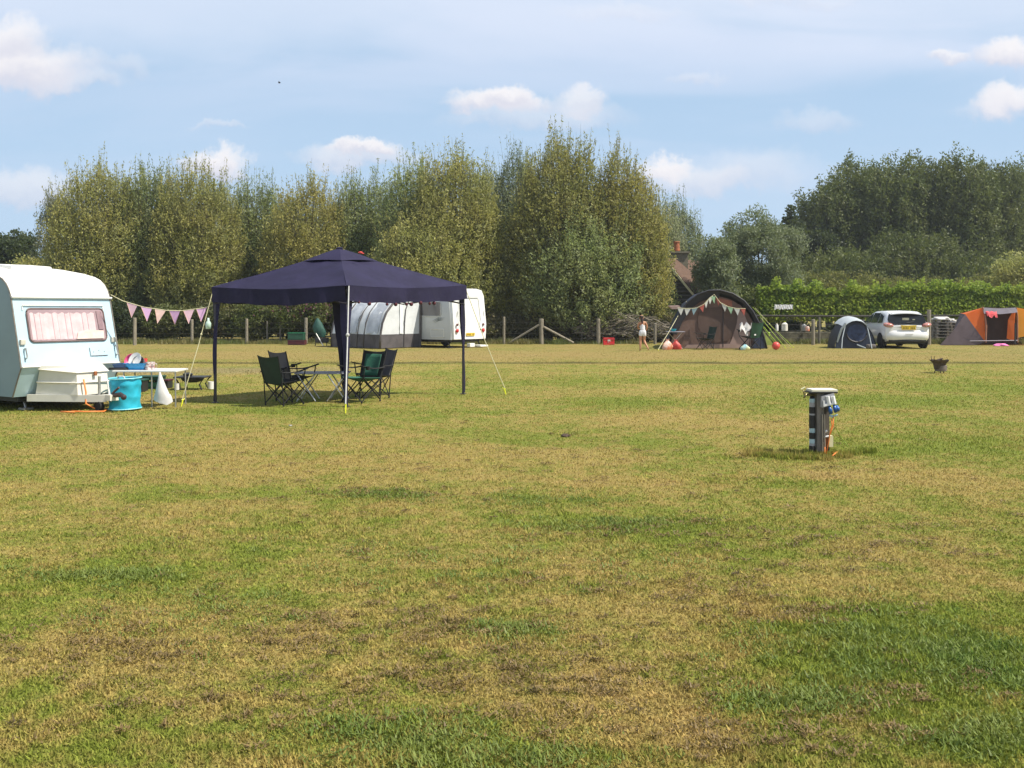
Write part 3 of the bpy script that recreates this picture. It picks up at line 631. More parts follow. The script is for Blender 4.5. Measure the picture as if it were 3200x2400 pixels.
# ------------------------------------------------------------------ old caravan at the left
KL = Vector((-7.655, 15.0, 0)); RH = Vector((.5427, .84, 0)).normalized(); FH = Vector((RH.y, -RH.x, 0)); CW = 1.7145
oc = thing('old_caravan', 'vintage white-roofed pale blue caravan with pink curtains and tow hitch', 'caravan', KL + RH * CW / 2)
oc.rotation_euler = (0, 0, math.atan2(RH.y, RH.x))
# local frame: x = width (-W/2..W/2), -y = forward, z up
hw = CW / 2
lower = [(-.24, .22), (0, .69), (-.29, 1.80)]
roofp = [(-.29, 1.80), (-.345, 1.92), (-.43, 2.02), (-.55, 2.10), (-.72, 2.16), (-1.05, 2.225), (-1.7, 2.31), (-2.4, 2.35), (-3.2, 2.35), (-3.7, 2.28), (-4.0, 2.1), (-4.1, 1.80)]
def side_ring(x, pts): return [(x, -a, z) for a, z in pts]
# body shell (front + rear + underside) then side walls
mb = MB()
prof = [(-3.9, .22), (-.24, .22), (-.05, .60), (0, .69), (-.02, .76), (-.29, 1.80)]
mb.grid([side_ring(-hw, prof), side_ring(hw, prof)], th=None)
mb.grid([side_ring(-hw, [(-4.1, 1.8), (-4.15, .7), (-3.9, .22)]), side_ring(hw, [(-4.1, 1.8), (-4.15, .7), (-3.9, .22)])])
body = mb.build('body', MATS['pale_blue_paint'], oc)
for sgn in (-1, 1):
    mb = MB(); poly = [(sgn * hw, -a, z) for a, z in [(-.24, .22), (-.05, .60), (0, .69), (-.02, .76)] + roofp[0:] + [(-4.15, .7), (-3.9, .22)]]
    mb.slab(poly, (sgn * .012, 0, 0)); mb.build('side_wall', MATS['pale_blue_shaded'] if 'pale_blue_shaded' in MATS else mat('pale_blue_shaded', (.23, .32, .36), .4, .08, 2), oc)  # same pale blue paint, darkened so the side's shade is in the colour
# roof with slight camber and lip
mb = MB(); rows = []
for i in range(9):
    s = -1 + 2 * i / 8; rows.append([(s * (hw + .015), -a, z + .012 + .035 * (1 - s * s) * min(1, (z - 1.8) / .3)) for a, z in roofp])
mb.grid(rows); roof = mb.build('roof', MATS['roof_white'], oc, smooth=True, angle=50)
for sgn in (-1, 1):
    mb = MB(); mb.tube([(sgn * (hw + .014), -a, z) for a, z in [(-.24, .22), (-.05, .60), (0, .69), (-.02, .76)] + roofp], .013, 6)
    mb.build('edge_trim', mat('trim_brown', (.22, .20, .17), .5, .3, 9), oc)
mb = MB(); mb.tube([(-hw - .02, .262, 1.80), (hw + .03, .262, 1.80)], .022, 6); mb.build('drip_rail', MATS['white_paint'], oc)
mb = MB(); mb.tube([(-hw, -.008, .70), (hw, -.008, .70)], .012, 6); mb.build('belt_trim', MATS['white_paint'], oc)
for (yy, ww) in ((1.35, .50), (2.75, .5)):
    mb = MB(); mb.rbox((-.05, yy + .05, 2.32), (.72, .62, .085), .03, Matrix.Rotation(math.radians(4), 3, 'X')); mb.build('roof_hatch', MATS['roof_white'], oc, smooth=True, angle=40)
# window on sloped front. plane: z -> y
def fy(z): return .02 + (z - .76) * (.27 / 1.04)
def fpt(s, z, o=0): return Vector((s, fy(z) - o, z + o * .25))
def rrect(x0, x1, z0, z1, r, o, n=5):
    P = []
    for (cx, cz, a0) in ((x1 - r, z1 - r, 0), (x0 + r, z1 - r, 90), (x0 + r, z0 + r, 180), (x1 - r, z0 + r, 270)):
        for k in range(n): a = math.radians(a0 + 90 * k / (n - 1)); P.append(fpt(cx + r * math.cos(a), cz + r * math.sin(a), o))
    return P
wx0, wx1, wz0, wz1 = -.665, .69, 1.085, 1.615
mb = MB(); mb.slab(rrect(wx0, wx1, wz0, wz1, .07, .004), (0, -.012, .003)); win = mb.build('window', mat('pane', (.38, .27, .29), .15, .15, 3, spec=.7), oc)
mb = MB(); R = rrect(wx0, wx1, wz0, wz1, .07, .018); mb.tube(R + [R[0]], .013, 6); mb.build('frame', MATS['seal_brown'], win)
rows = []
for i in range(61):   # pleated curtain just behind / on the pane (acrylic, seen as one surface)
    f_ = i / 60; x = wx0 + .04 + f_ * (wx1 - wx0 - .22); o = .020 + .004 * math.sin(i * 1.15) + .003 * math.sin(i * 2.7)
    rows.append([fpt(x, z, o) for z in (wz0 + .03, wz0 + .2, wz1 - .075 + .012 * math.sin(i * .9))])
mb = MB(); mb.grid(rows); mb.build('curtain', MATS['pink_curtain_light'], win, smooth=True)
mb = MB(); mb.slab([fpt(.12, 1.11, .034), fpt(.62, 1.11, .034), fpt(.63, 1.24, .034), fpt(.34, 1.26, .034), (fpt(.16, 1.22, .034))], (0, -.008, 0)); mb.build('cushion', MATS['cream_cushion'], win)
mb = MB(); mb.slab([fpt(wx1 - .13, wz0 + .18, .022), fpt(wx1 - .045, wz0 + .18, .022), fpt(wx1 - .05, wz1 - .04, .022), fpt(wx1 - .14, wz1 - .04, .022)], (0, -.006, 0)); mb.build('blind', MATS['mauve_shade'], win)
mb = MB(); mb.tube([fpt(-.72, 1.665, .02), fpt(.70, 1.665, .02)], .009, 5); mb.tube([fpt(-.72, 1.665, .01), fpt(-.72, 1.59, .01)], .008, 5); mb.tube([fpt(.70, 1.665, .01), fpt(.70, 1.59, .01)], .008, 5); mb.build('window_rail', MATS['white_paint'], oc)
for s in (-.80, .80):
    mb = MB(); mb.rbox(fpt(s, 1.085, .02), (.085, .05, .085), .012); lm = mb.build('marker_lamp', MATS['lamp_clear'], oc)
    mb = MB(); mb.tube([fpt(s + .02, .98, .01), fpt(s + .02, .98, .05), fpt(s + .02, .83, .05), fpt(s + .02, .83, .01)], .014, 6); mb.build('grab_handle', MATS['galvanised'], oc)
mb = MB(); mb.slab([fpt(.34, .83, .004), fpt(.66, .83, .004), fpt(.66, .965, .004), fpt(.34, .965, .004)], (0, -.008, 0)); sp2 = mb.build('number_plate', MATS['pale_blue_paint'], oc)
mb = MB(); mb.tube([fpt(.34, .965, .014), fpt(.34, .83, .014), fpt(.66, .83, .014)], .004, 4)
for x in (.40, .5, .60): mb.ball(fpt(x, .89 if x != .5 else .91, .012), .008, 6)
mb.build('plate_holder', MATS['seal_brown'], sp2)
mb = MB()  # gas locker
mb.add([(-.58, .10, .245), (-.30, -.60, .25), (.24, -.60, .25), (.5, .10, .25), (-.56, .02, .66), (-.30, -.56, .64), (.24, -.56, .64), (.5, .02, .66)], [(3, 2, 1, 0), (4, 5, 6, 7), (0, 1, 5, 4), (1, 2, 6, 5), (2, 3, 7, 6), (3, 0, 4, 7)])
lk = mb.build('gas_locker', MATS['cream_paint'], oc)
mb = MB(); mb.add([(-.60, .02, .655), (-.32, -.59, .605), (.26, -.59, .605), (.52, .02, .655), (-.58, .02, .72), (-.28, -.50, .70), (.22, -.50, .70), (.5, .02, .72)], [(3, 2, 1, 0), (4, 5, 6, 7), (0, 1, 5, 4), (1, 2, 6, 5), (2, 3, 7, 6), (3, 0, 4, 7)])
mb.build('lid', MATS['cream_paint'], lk)
mb = MB(); mb.tube([(-.585, .06, .45), (-.308, -.59, .445), (.25, -.61, .445)], .012, 5); mb.build('locker_rib', MATS['cream_paint'], lk)
mb = MB(); mb.rbox((0, -.61, .58), (.05, .03, .07), .008); mb.build('catch', mat('rust', (.35, .12, .04), .8, .3, 20), lk)
mb = MB()  # chassis A frame
for s in (-1, 1):
    a_, b_ = Vector((s * .66, .18, .19)), Vector((s * .06, -.98, .21)); d = (b_ - a_); L = d.length; ang = math.atan2(d.y, d.x)
    mb.box((a_ + b_) / 2, (L, .05, .11), Matrix.Rotation(ang, 3, 'Z'))
mb.box((0, -1.0, .215), (.16, .22, .09)); mb.build('a_frame', MATS['cream_paint'], oc)
mb = MB(); mb.tube([(0, -1.08, .25), (0, -1.26, .27), (0, -1.33, .25)], [.035, .04, .03], 8); mb.ball((0, -1.34, .235), .045, 10); mb.tube([(0, -1.05, .28), (0, -1.22, .38)], .018, 6); mb.build('hitch', MATS['dark_frame'], oc)
mb = MB(); mb.tube([(.0, -.98, .25), (.0, -.93, .46)], .014, 6); mb.ball((0, -.92, .47), .022, 8); mb.build('handbrake_lever', MATS['white_paint'], oc)
mb = MB(); mb.tube([(-.10, -.86, .55), (-.10, -.86, .1)], .022, 8); mb.tube([(-.10, -.86, .55), (-.03, -.86, .58)], .01, 6); jk = mb.build('jockey_wheel', MATS['galvanised'], oc)
mb = MB(); mb.lathe((-.10, -.86, .08), [(.0001, -.035), (.08, -.035), (.085, 0), (.08, .035), (.0001, .035)], 16, Matrix.Rotation(math.radians(90), 4, 'Y').to_quaternion()); mb.build('tyre', MATS['black_rubber'], jk)
for s in (-1, 1):
    mb = MB(); mb.lathe((s * .70, 2.15, .30), [(.0001, -.08), (.25, -.08), (.30, -.05), (.30, .05), (.25, .08), (.0001, .08)], 24, Matrix.Rotation(math.radians(90), 4, 'Y').to_quaternion()); wh = mb.build('wheel', MATS['black_rubber'], oc)
    mb = MB(); mb.tube([(s * .62, .45, .30), (s * .62, .30, .03)], .02, 6); mb.box((s * .62, .30, .02), (.16, .16, .03)); mb.build('corner_steady', MATS['grey_metal'], oc)
mb = MB(); mb.box((0, 2.1, .17), (1.5, 3.6, .07)); mb.build('chassis', MATS['black_plastic'], oc)
# orange hook-up cable hanging from the locker
OCM = Matrix.Translation(oc.location) @ Matrix.Rotation(oc.rotation_euler.z, 4, 'Z')
def wpt(x, y, z): return OCM @ Vector((x, y, z))
mb = MB(); q = [wpt(-.22, -.63, .50), wpt(-.20, -.66, .30), wpt(-.24, -.72, .12), wpt(-.12, -.80, .03), wpt(.0, -.92, .015)]
e = q[-1]; mb.tube(q + [e + Vector((.05, -.25, .0)), e + Vector((-.2, -.38, .01)), e + Vector((-.42, -.35, .015)), e + Vector((-.30, -.48, .015)), e + Vector((-.55, -.40, .012))], .013, 6)
tag(mb.build('hookup_cable', MATS['orange_cable'], smooth=True), 'orange electric cable hanging from the old caravan locker to the grass', 'cable')
# ------------------------------------------------------------------ pink bunting from caravan to gazebo
def bunting(name, label, pts, flags, cols, cat='bunting', r=.006, fl=.16, fw=.12, group=None, sway=.02, cordm='rope_pale', hem=None):
    """pts: cord points; flags: cord parameters 0..1; cols: material names"""
    root = thing(name, label, cat, pts[0], group=group); o = Vector(pts[0]); P = [Vector(p) - o for p in pts]
    mb = MB(); mb.tube(P, r, 5); mb.build('cord', MATS[cordm], root)
    seg = [(b - a).length for a, b in zip(P, P[1:])]; T = sum(seg)
    def cp(t):
        d = t * T
        for a, b, s in zip(P, P[1:], seg):
            if d <= s or b is P[-1]: return a.lerp(b, min(1, d / s))
            d -= s
    for i, t in enumerate(flags):
        a, b = cp(t - fw / 2 / T), cp(t + fw / 2 / T); c = (a + b) / 2 + Vector((random.uniform(-.2, .2) * fw, random.uniform(-sway, sway), -fl))
        mb = MB(); n = Vector((b - a)).cross(Vector((0, 0, 1))).normalized() * .003
        m1 = (a + c) / 2 + n * 4 * random.uniform(-1, 1); m2 = (b + c) / 2 - n * 4 * random.uniform(-1, 1)
        mb.add([a - n, b - n, m2 - n, c - n, m1 - n, a + n, b + n, m2 + n, c + n, m1 + n], [(0, 1, 2, 3, 4), (9, 8, 7, 6, 5), (0, 5, 6, 1), (1, 6, 7, 2), (2, 7, 8, 3), (3, 8, 9, 4), (4, 9, 5, 0)])
        f = mb.build('pennant', MATS[cols[i % len(cols)]], root)
        if hem: mb = MB(); mb.tube([a, c], .006, 4); mb.build('hem', MATS[hem], f)
    return root
bp = [at(346, 921, 16.3), at(383, 940, 16.3), at(450, 960, 16.35), at(520, 970, 16.4), at(570, 971, 16.45), at(637, 962, 16.5), at(664, 955, 16.55)]
bunting('pink_bunting', 'string of pink and peach triangular pennants between the old caravan and the dark gazebo', bp,
        [.225, .365, .50, .635, .77, .895], ['bunting_rose', 'bunting_violet', 'bunting_peach', 'bunting_violet', 'bunting_rose', 'bunting_violet'], fl=.235, fw=.18, r=.007, sway=.05, hem='bunting_hem')
# ------------------------------------------------------------------ gazebo
F, L_, R_, B = Vector((-2.735, 15.85, 0)), Vector((-5.13, 16.50, 0)), Vector((-.90, 18.25, 0)), Vector((-3.30, 18.90, 0))
gz0 = (F + L_ + R_ + B) / 4
gb = thing('gazebo', 'dark navy pop-up gazebo with four legs standing on the grass', 'gazebo', gz0)
cor = [p - gz0 for p in (F, R_, B, L_)]; ez = [2.0, 2.065, 2.03, 1.985]
ctr = at(1061, 785, 17.35) - gz0; pk = Vector((ctr.x, ctr.y, ctr.z))
def cpos(i, z=0): return cor[i % 4] + Vector((0, 0, z))
# canopy: four panels, slight sag between the ridges
mb = MB(); N = 20
for i in range(4):
    a, b = cpos(i, ez[i]), cpos(i + 1, ez[(i + 1) % 4]); a = a + (a - Vector((0, 0, a.z))).normalized() * .05; b = b + (b - Vector((0, 0, b.z))).normalized() * .05
    a.z, b.z = ez[i], ez[(i + 1) % 4]; rows = []
    for k in range(N + 1):
        f_ = k / N; row = []
        for j in range(N + 1):
            g_ = j / N; e = a.lerp(b, g_); p = e.lerp(pk, f_)
            p.z -= .05 * math.sin(math.pi * g_) * (1 - f_) ** .7 * (1 if f_ < .99 else 0) + .004 * math.sin(math.pi * f_)
            p.z += .010 * math.sin(9 * g_ + 3 * i + 4 * f_) * math.sin(6 * f_) + .006 * math.sin(23 * g_ + 9 * f_) * (1 - f_)
            row.append(p)
        rows.append(row)
    mb.grid(rows)
can = mb.build('canopy', MATS['gazebo_cloth'], gb, smooth=True, angle=16)
mb = MB()
vp = pk + Vector((0, 0, .055)); ring = []
for i in range(4):
    a = cpos(i, ez[i]).lerp(pk, .70) + Vector((0, 0, .008)); b = cpos(i + 1, ez[(i + 1) % 4]).lerp(pk, .70) + Vector((0, 0, .008)); rows = []
    for k in range(7):
        f_ = k / 6; rows.append([a.lerp(b, j / 6).lerp(vp, f_) + Vector((0, 0, .02 * math.sin(math.pi * j / 6) * (1 - f_) + .012 * math.sin(math.pi * f_))) for j in range(7)])
    mb.grid(rows)
mb.build('vent_cap', MATS['gazebo_cloth'], can, smooth=True, angle=25)
mb = MB(); mb.ball(pk + Vector((0, 0, .052)), .035, 8, (1.9, 1, .7)); mb.build('peak_knot', MATS['gazebo_cloth'], can)
for i in range(4):
    a, b = cpos(i, ez[i]), cpos(i + 1, ez[(i + 1) % 4]); o = Vector((a + b) / 2); o.z = 0; o = o.normalized(); rows = []
    h = .255
    for k in range(5):
        row = []
        for j in range(33):
            g_ = j / 32; p = a.lerp(b, g_) + o * (.035 + .018 * math.sin(g_ * 21 + i) * k / 4 + .012 * math.sin(g_ * 47) * k / 4)
            sag = .05 * math.sin(math.pi * g_)
            p.z = a.lerp(b, g_).z + .006 - sag - h * k / 4 * (1 + .04 * math.sin(g_ * 9 + i)) - (.02 * math.sin(g_ * 13) ** 2 if k == 4 else 0)
            row.append(p)
        rows.append(row)
    mb = MB(); mb.grid(rows); va = mb.build('valance', MATS['gazebo_cloth'], gb, smooth=True)
    if i == 0:
        mb = MB()
        for j, g_ in enumerate((.16, .30, .37, .46, .50, .66, .70, .08, .58)):
            p = a.lerp(b, g_); p.z += -.05 * math.sin(math.pi * g_) - h - (.03 if j < 7 else .01); mb.ball(p + o * .03, .026 if j % 2 else .034, 8)
        mb.build('bobbles', MATS['pompom'], va, smooth=True)
for i in range(4):
    e = ez[i]; c = cpos(i); inn = (-c).normalized(); n1 = (cor[(i + 1) % 4] - cor[i]).normalized(); n2 = (cor[(i - 1) % 4] - cor[i]).normalized()
    mb = MB(); w2 = .035; mb.box(c + inn * .03 + Vector((0, 0, e / 2)), (w2, w2, e), rotz(math.atan2(n1.y, n1.x)))
    mb.box(c + inn * .03 + Vector((0, 0, .006)), (.09, .09, .012), rotz(math.atan2(n1.y, n1.x)))
    lg = mb.build('leg', MATS['gazebo_pole'], gb)
    mb = MB()   # corner cloth: two tapering wings wrapped on the pole
    zb = .03
    for n_ in (n1, n2):
        rows = []
        for k in range(12):
            f_ = k / 11; z = e - .18 - (e - .18 - zb) * f_; wd = .105 * (1 - f_) ** 1.5 + .030
            if i == 2: wd = (.30 if n_ is n1 else .08) * (1 - f_) ** 1.0 + .045
            rows.append([c - inn * .006 + n_ * (wd * g) + Vector((.008 * math.sin(z * 6 + g * 3), .01 * math.sin(z * 5), z)) for g in (0, .33, .66, 1)])
        mb.grid(rows)
    mb.build('leg_cover', MATS['gazebo_cloth'], lg, smooth=True)
# inner scissor trusses
mb = MB()
for i in range(4):
    a, b = cpos(i), cpos(i + 1); e = min(ez) - .06
    for q in range(2):
        p0, p1 = a.lerp(b, q / 2), a.lerp(b, (q + 1) / 2); mb.tube([p0 + Vector((0, 0, e)), p1 + Vector((0, 0, e - .22))], .011, 4); mb.tube([p0 + Vector((0, 0, e - .22)), p1 + Vector((0, 0, e))], .011, 4)
mb.tube([cpos(0, 1.9), pk + Vector((0, 0, -.08)), cpos(2, 1.9)], .012, 4); mb.build('truss', MATS['gazebo_pole'], gb)
def guy(root, a, b, r=.006, m='rope_pale', peg='peg_yellow', lift=.10):
    o = root.location; a = a - o; b = b - o
    mb = MB(); mb.tube([a, a.lerp(b, .5) + Vector((0, 0, -.01)), b + Vector((0, 0, lift))], r, 5); k = a.lerp(b, .4); mb.ball(k, r * 2.6, 6); g = mb.build('guy_rope', MATS[m], root)
    mb = MB(); d = (b - a); d.z = 0; d = d.normalized() if d.length > 0 else Vector((1, 0, 0))
    mb.tube([b + Vector((0, 0, lift)) - d * .015, b + d * .02 + Vector((0, 0, -.02))], [.016, .009], 5); mb.tube([b + Vector((0, 0, lift)) + d * .01, b + Vector((0, 0, lift + .01)) - d * .05], .009, 5); mb.build('peg', MATS[peg], g)
guy(gb, L_ + Vector((0, 0, 1.97)), gp(569, 1268) + Vector((0, 0, 0)), .007)
guy(gb, R_ + Vector((0, 0, 2.05)), gp(1578, 1231), .008)
guy(gb, F + Vector((.05, -.05, 1.99)), gp(1080, 1289), .012, m='rope_white' if 'rope_white' in MATS else mat('rope_white', (.52, .52, .50), .6, .12, 20) and 'rope_white', lift=.13)
mb = MB(); q = at(651, 1012, 16.35); mb.lathe(q, [(.001, -.09), (.045, -.085), (.05, 0), (.045, .02), (.02, .06), (.018, .1), (.001, .1)], 10); ln_ = mb.build('hanging_lantern', mat('lantern_glass', (.55, .72, .62), .2, .2, 9), smooth=True)
tag(ln_, 'small pale green lantern hanging by the left gazebo leg', 'lantern')
mb = MB(); q = at(1127, 789, 17.0); mb.ball(q, .022, 8, (1.5, .8, .9)); mb.tube([q + Vector((-.04, 0, 0)), q + Vector((.06, 0, -.02))], .010, 5); tag(mb.build('red_peg', MATS['plastic_red']), 'tiny red clip on the gazebo roof ridge near the peak', 'clip')
# ------------------------------------------------------------------ folding camp chairs
def camp_chair(label, loc, heading, backm, seatm='chair_black', group='folding camp chairs in the gazebo', scale=1.0, inner=None, name='camp_chair'):
    t = thing(name, label, 'chair', loc, heading, group, scale)   # local +x forward
    hw_ = .26
    def obj_(nm, mb, m, par=t, **k): return mb.build(nm, MATS[m], par, **k)
    rows = []
    for k in range(9):
        f_ = k / 8; z = .38 + .50 * f_; x = -.20 - .15 * f_; wd = .235 + .025 * f_
        rows.append([(x - .035 * (1 - (g / 4) ** 2) , g / 4 * wd, z - (.025 * (1 - (g / 4) ** 2) if k == 8 else 0)) for g in (-4, -3, -2, -1, 0, 1, 2, 3, 4)])
    mb = MB(); mb.grid(rows, th=(.012, 0, 0)); bk = obj_('backrest', mb, backm, smooth=True, angle=50)
    if inner:
        rows = [[(p[0] + .016, p[1] * .70, p[2]) for p in r[0:9]] for r in rows[1:8]]
        mb = MB(); mb.grid(rows, th=(.006, 0, 0)); obj_('back_panel', mb, inner, bk, smooth=True)
    rows = []
    for k in range(9):
        f_ = k / 8; x = -.22 + .48 * f_
        rows.append([(x, g / 4 * .235, .415 + .03 * f_ - .075 * (1 - (g / 4) ** 2) * math.sin(math.pi * (.12 + .8 * f_))) for g in (-4, -3, -2, -1, 0, 1, 2, 3, 4)])
    mb = MB(); mb.grid(rows, th=(0, 0, -.012)); obj_('seat', mb, seatm, smooth=True, angle=50)
    r = .010
    for s in (-1, 1):
        mb = MB(); mb.tube([(-.20, s * .235, .02), (-.235, s * .235, .45), (-.35, s * .262, .89)], r, 6); mb.ball((-.20, s * .235, .015), .018, 6); obj_('leg', mb, 'chair_black')
        mb = MB(); mb.tube([(.26, s * .28, .62), (.25, s * .245, .43)], r, 6); mb.tube([(.25, s * .245, .43), (.27, -s * .22, .02)], r, 6); mb.ball((.27, -s * .22, .015), .018, 6); obj_('leg', mb, 'chair_black')
        mb = MB(); mb.tube([(-.22, s * .245, .42), (-.22, -s * .22, .03)], r, 5); mb.tube([(-.22, s * .25, .42), (.27, s * .23, .03)], r, 5); mb.tube([(.25, s * .25, .43), (-.21, s * .23, .03)], r, 5); obj_('cross_brace', mb, 'chair_black')
        rows = []
        for k in range(7):
            f_ = k / 6; x = -.27 + .60 * f_; z = .60 + .05 * f_ - .035 * math.sin(math.pi * f_)
            rows.append([(x, s * (.262 - .028), z), (x, s * .262, z + .006), (x, s * (.262 + .028), z)])
        mb = MB(); mb.grid(rows, th=(0, 0, -.014)); ar = obj_('armrest', mb, 'chair_black', smooth=True)
        if s > 0: mb = MB(); mb.lathe((.20, s * .30, .57), [(.035, 0), (.042, .06), (.038, .06), (.03, .004), (.0001, .004)], 10); obj_('cup_holder', mb, 'chair_black', ar)
    return t
camp_chair('dark green folding chair seen from behind, nearest of the two on the left', (gx(885, 16.15), 16.15, 0), math.radians(55), 'chair_olive', 'chair_black', scale=.95)
camp_chair('grey-backed folding chair behind the dark green one on the left', (gx(918, 16.85), 16.85, 0), math.radians(48), 'chair_grey', 'chair_black')
camp_chair('folding chair with bright green seat and back, facing left beside the white guy rope', (gx(1132, 16.75), 16.75, 0), math.radians(180 + 58), 'chair_black', 'chair_green', inner='chair_green')
camp_chair('grey folding chair mostly hidden behind the bright green one on the right', (gx(1168, 17.5), 17.5, 0), math.radians(180 + 30), 'chair_grey', 'chair_black')
# camp table between the chairs
ct = thing('camp_table', 'low grey folding camp table with crossed steel legs between the chairs', 'table', (gx(1010, 16.95), 16.95, 0), math.radians(4))
mb = MB()
for k in range(6): mb.rbox((0, -.25 + .1 * k, .49), (.92, .094, .018), .004)
mb.build('tabletop', MATS['table_grey'], ct)
for y in (-.26, .26):
    for s in (-1, 1):
        mb = MB(); mb.tube([(-s * .10 - .2 * s, y, .48), (s * .16 - .2 * s, y + .01 * s, .01)], .012, 6) if False else mb.tube([(s * .36, y, .48), (s * .02, y + .012 * s, .01)] if False else [(.42 * s, y, .01), (.10 * s, y, .48)], .012, 6); mb.build('leg', MATS['steel'], ct)
        mb = MB(); mb.tube([(.10 * s, y, .01), (.42 * s, y + .012, .48)], .012, 6); mb.build('leg', MATS['steel'], ct)
# ------------------------------------------------------------------ kitchen table and what stands on it
kt = thing('kitchen_table', 'white-edged folding table beside the old caravan, loaded with washing-up things', 'table', (gx(452, 16.0), 16.0, 0))
x0, x1 = gx(352, 15.75) - kt.location.x, gx(551, 15.75) - kt.location.x; y0_, y1_ = -.27, .33
mb = MB(); mb.rbox(((x0 + x1) / 2, (y0_ + y1_) / 2, .592), (x1 - x0, y1_ - y0_, .03), .006); mb.build('tabletop', MATS['white_paint'], kt)
for x, yy in ((x0 + .18, y0_ + .03), (gx(473, 15.75) - kt.location.x, y0_ + .03), (x1 - .02, y0_ + .03), (x1 - .04, y1_ - .03), (x0 + .15, y1_ - .03)):
    mb = MB(); mb.tube([(x, yy, .58), (x + .005, yy, .0)], .012, 6); mb.build('leg', MATS['galvanised'], kt)
TZ = .608
def kpos(px, Y, z=TZ): return Vector((gx(px, Y), Y, z))
def tray(name, label, c, d, h, m, cat, flare=.04, wall=.01):
    mb = MB(); X, Y_ = d[0] / 2, d[1] / 2
    def rg(k, z): return [(-X - k, -Y_ - k, z), (X + k, -Y_ - k, z), (X + k, Y_ + k, z), (-X - k, Y_ + k, z)]
    v = rg(-flare, 0) + rg(0, h) + rg(wall * 1.6, h) + rg(wall * 1.6, h - .012) + rg(-wall, h - .002) + rg(-flare - wall * .5, wall)
    f = [(3, 2, 1, 0)]
    for a, b in ((0, 3), (3, 2), (2, 4), (4, 5)):
        f += [(a * 4 + i, a * 4 + (i + 1) % 4, b * 4 + (i + 1) % 4, b * 4 + i) for i in range(4)]
    f.append((20, 21, 22, 23)); mb.add(v, f); o = mb.build(name, MATS[m]); o.location = c; return tag(o, label, cat)
tray('washing_up_bowl', 'bright blue rectangular washing-up bowl on the white-edged table', kpos(430, 15.95), (.34, .28), .11, 'plastic_blue', 'bowl')
tray('plastic_tray', 'navy tray left of the bright blue bowl on the table', kpos(384, 15.95), (.18, .30), .10, 'plastic_navy', 'tray', .02)
mb = MB(); mb.rbox((0, 0, .02), (.45, .3, .04), .01); mb.tube([(-.22, -.16, .03), (.2, -.16, .03)], .012, 5); o = mb.build('black_baking_tray', MATS['black_plastic']); o.location = kpos(372, 15.8, TZ - .0); o.location.x -= .02; o.location.y = 15.72 + .17; tag(o, 'black flat baking tray at the caravan end of the table', 'tray'); o.scale = (.7, .55, 1)
def dish(name, label, c, prof, m, cat, rot=None, n=16):
    mb = MB(); mb.lathe((0, 0, 0), prof, n); o = mb.build(name, MATS[m], smooth=True, angle=45); o.location = c
    if rot: o.rotation_euler = rot
    return tag(o, label, cat)
bowlp = [(.0001, 0), (.05, 0), (.10, .05), (.115, .10), (.108, .10), (.09, .05), (.04, .012), (.0001, .012)]
dish('mixing_bowl', 'deep pink bowl tipped up behind the blue bowl on the table', kpos(418, 16.12, .72), bowlp, 'plastic_pink', 'bowl', (math.radians(60), math.radians(-30), 0))
dish('saucepan', 'grey saucepan leaning in the drying pile on the table', kpos(436, 16.0, .72), [(.0001, 0), (.09, 0), (.095, .09), (.09, .09), (.085, .01), (.0001, .01)], 'grey_metal', 'pan', (math.radians(70), math.radians(20), 0))
dish('plate', 'white plate leaning on edge in the drying pile on the table', kpos(424, 15.93, .765), [(.0001, 0), (.07, 0), (.125, .02), (.125, .026), (.07, .008), (.0001, .008)], 'crockery', 'plate', (math.radians(60), math.radians(-42), 0))
cup = [(.0001, 0), (.034, 0), (.04, .09), (.036, .09), (.03, .008), (.0001, .008)]
dish('beaker', 'red plastic beaker between the plate and the patterned mugs', kpos(453, 16.05, TZ + .09), cup, 'plastic_red', 'cup')
dish('beaker', 'red plastic beaker low behind the bright blue bowl', kpos(446, 16.15, TZ + .07), cup, 'plastic_red', 'cup')
for (px, Y, lb) in ((464, 15.85, 'patterned mug right beside the blue bowl on the table'), (475, 15.9, 'patterned mug nearest the bare right end of the table')):
    m_ = dish('mug', lb, kpos(px, Y), [(.0001, 0), (.045, 0), (.05, .13), (.045, .13), (.04, .01), (.0001, .01)], 'crockery_print', 'mug')
    mb = MB(); mb.tube([(.045, 0, .10), (.08, 0, .095), (.08, 0, .045), (.045, 0, .03)], .007, 5); mb.build('handle', MATS['crockery_print'], m_)
# white cloth bag hanging from the table
mb = MB(); rows = []; bc = kpos(505, 15.62, 0)
for k in range(13):
    f_ = k / 12; z = .59 - .48 * f_; row = []
    for j in range(15):
        a = 2 * math.pi * j / 14; rw = .012 + .14 * f_ ** 1.15; rd = .01 + .075 * math.sin(min(1, f_ * 1.1) * math.pi / 2 * 1.2)
        wob = 1 + .10 * math.sin(3 * a + 2) * f_
        row.append((bc.x - .03 + .05 * f_ + math.cos(a) * rw * wob, bc.y + math.sin(a) * rd, z + (.035 * math.sin(a * 2 + 1) if k > 9 else 0) - .03 * (math.cos(a) > .6) * (k == 12)))
    rows.append(row)
mb.grid(rows); mb.add(rows[-1][:-1], [tuple(range(14))])
tag(mb.build('cloth_bag', MATS['cotton_white'], smooth=True), 'white cloth bag hanging from the front edge of the table', 'bag')
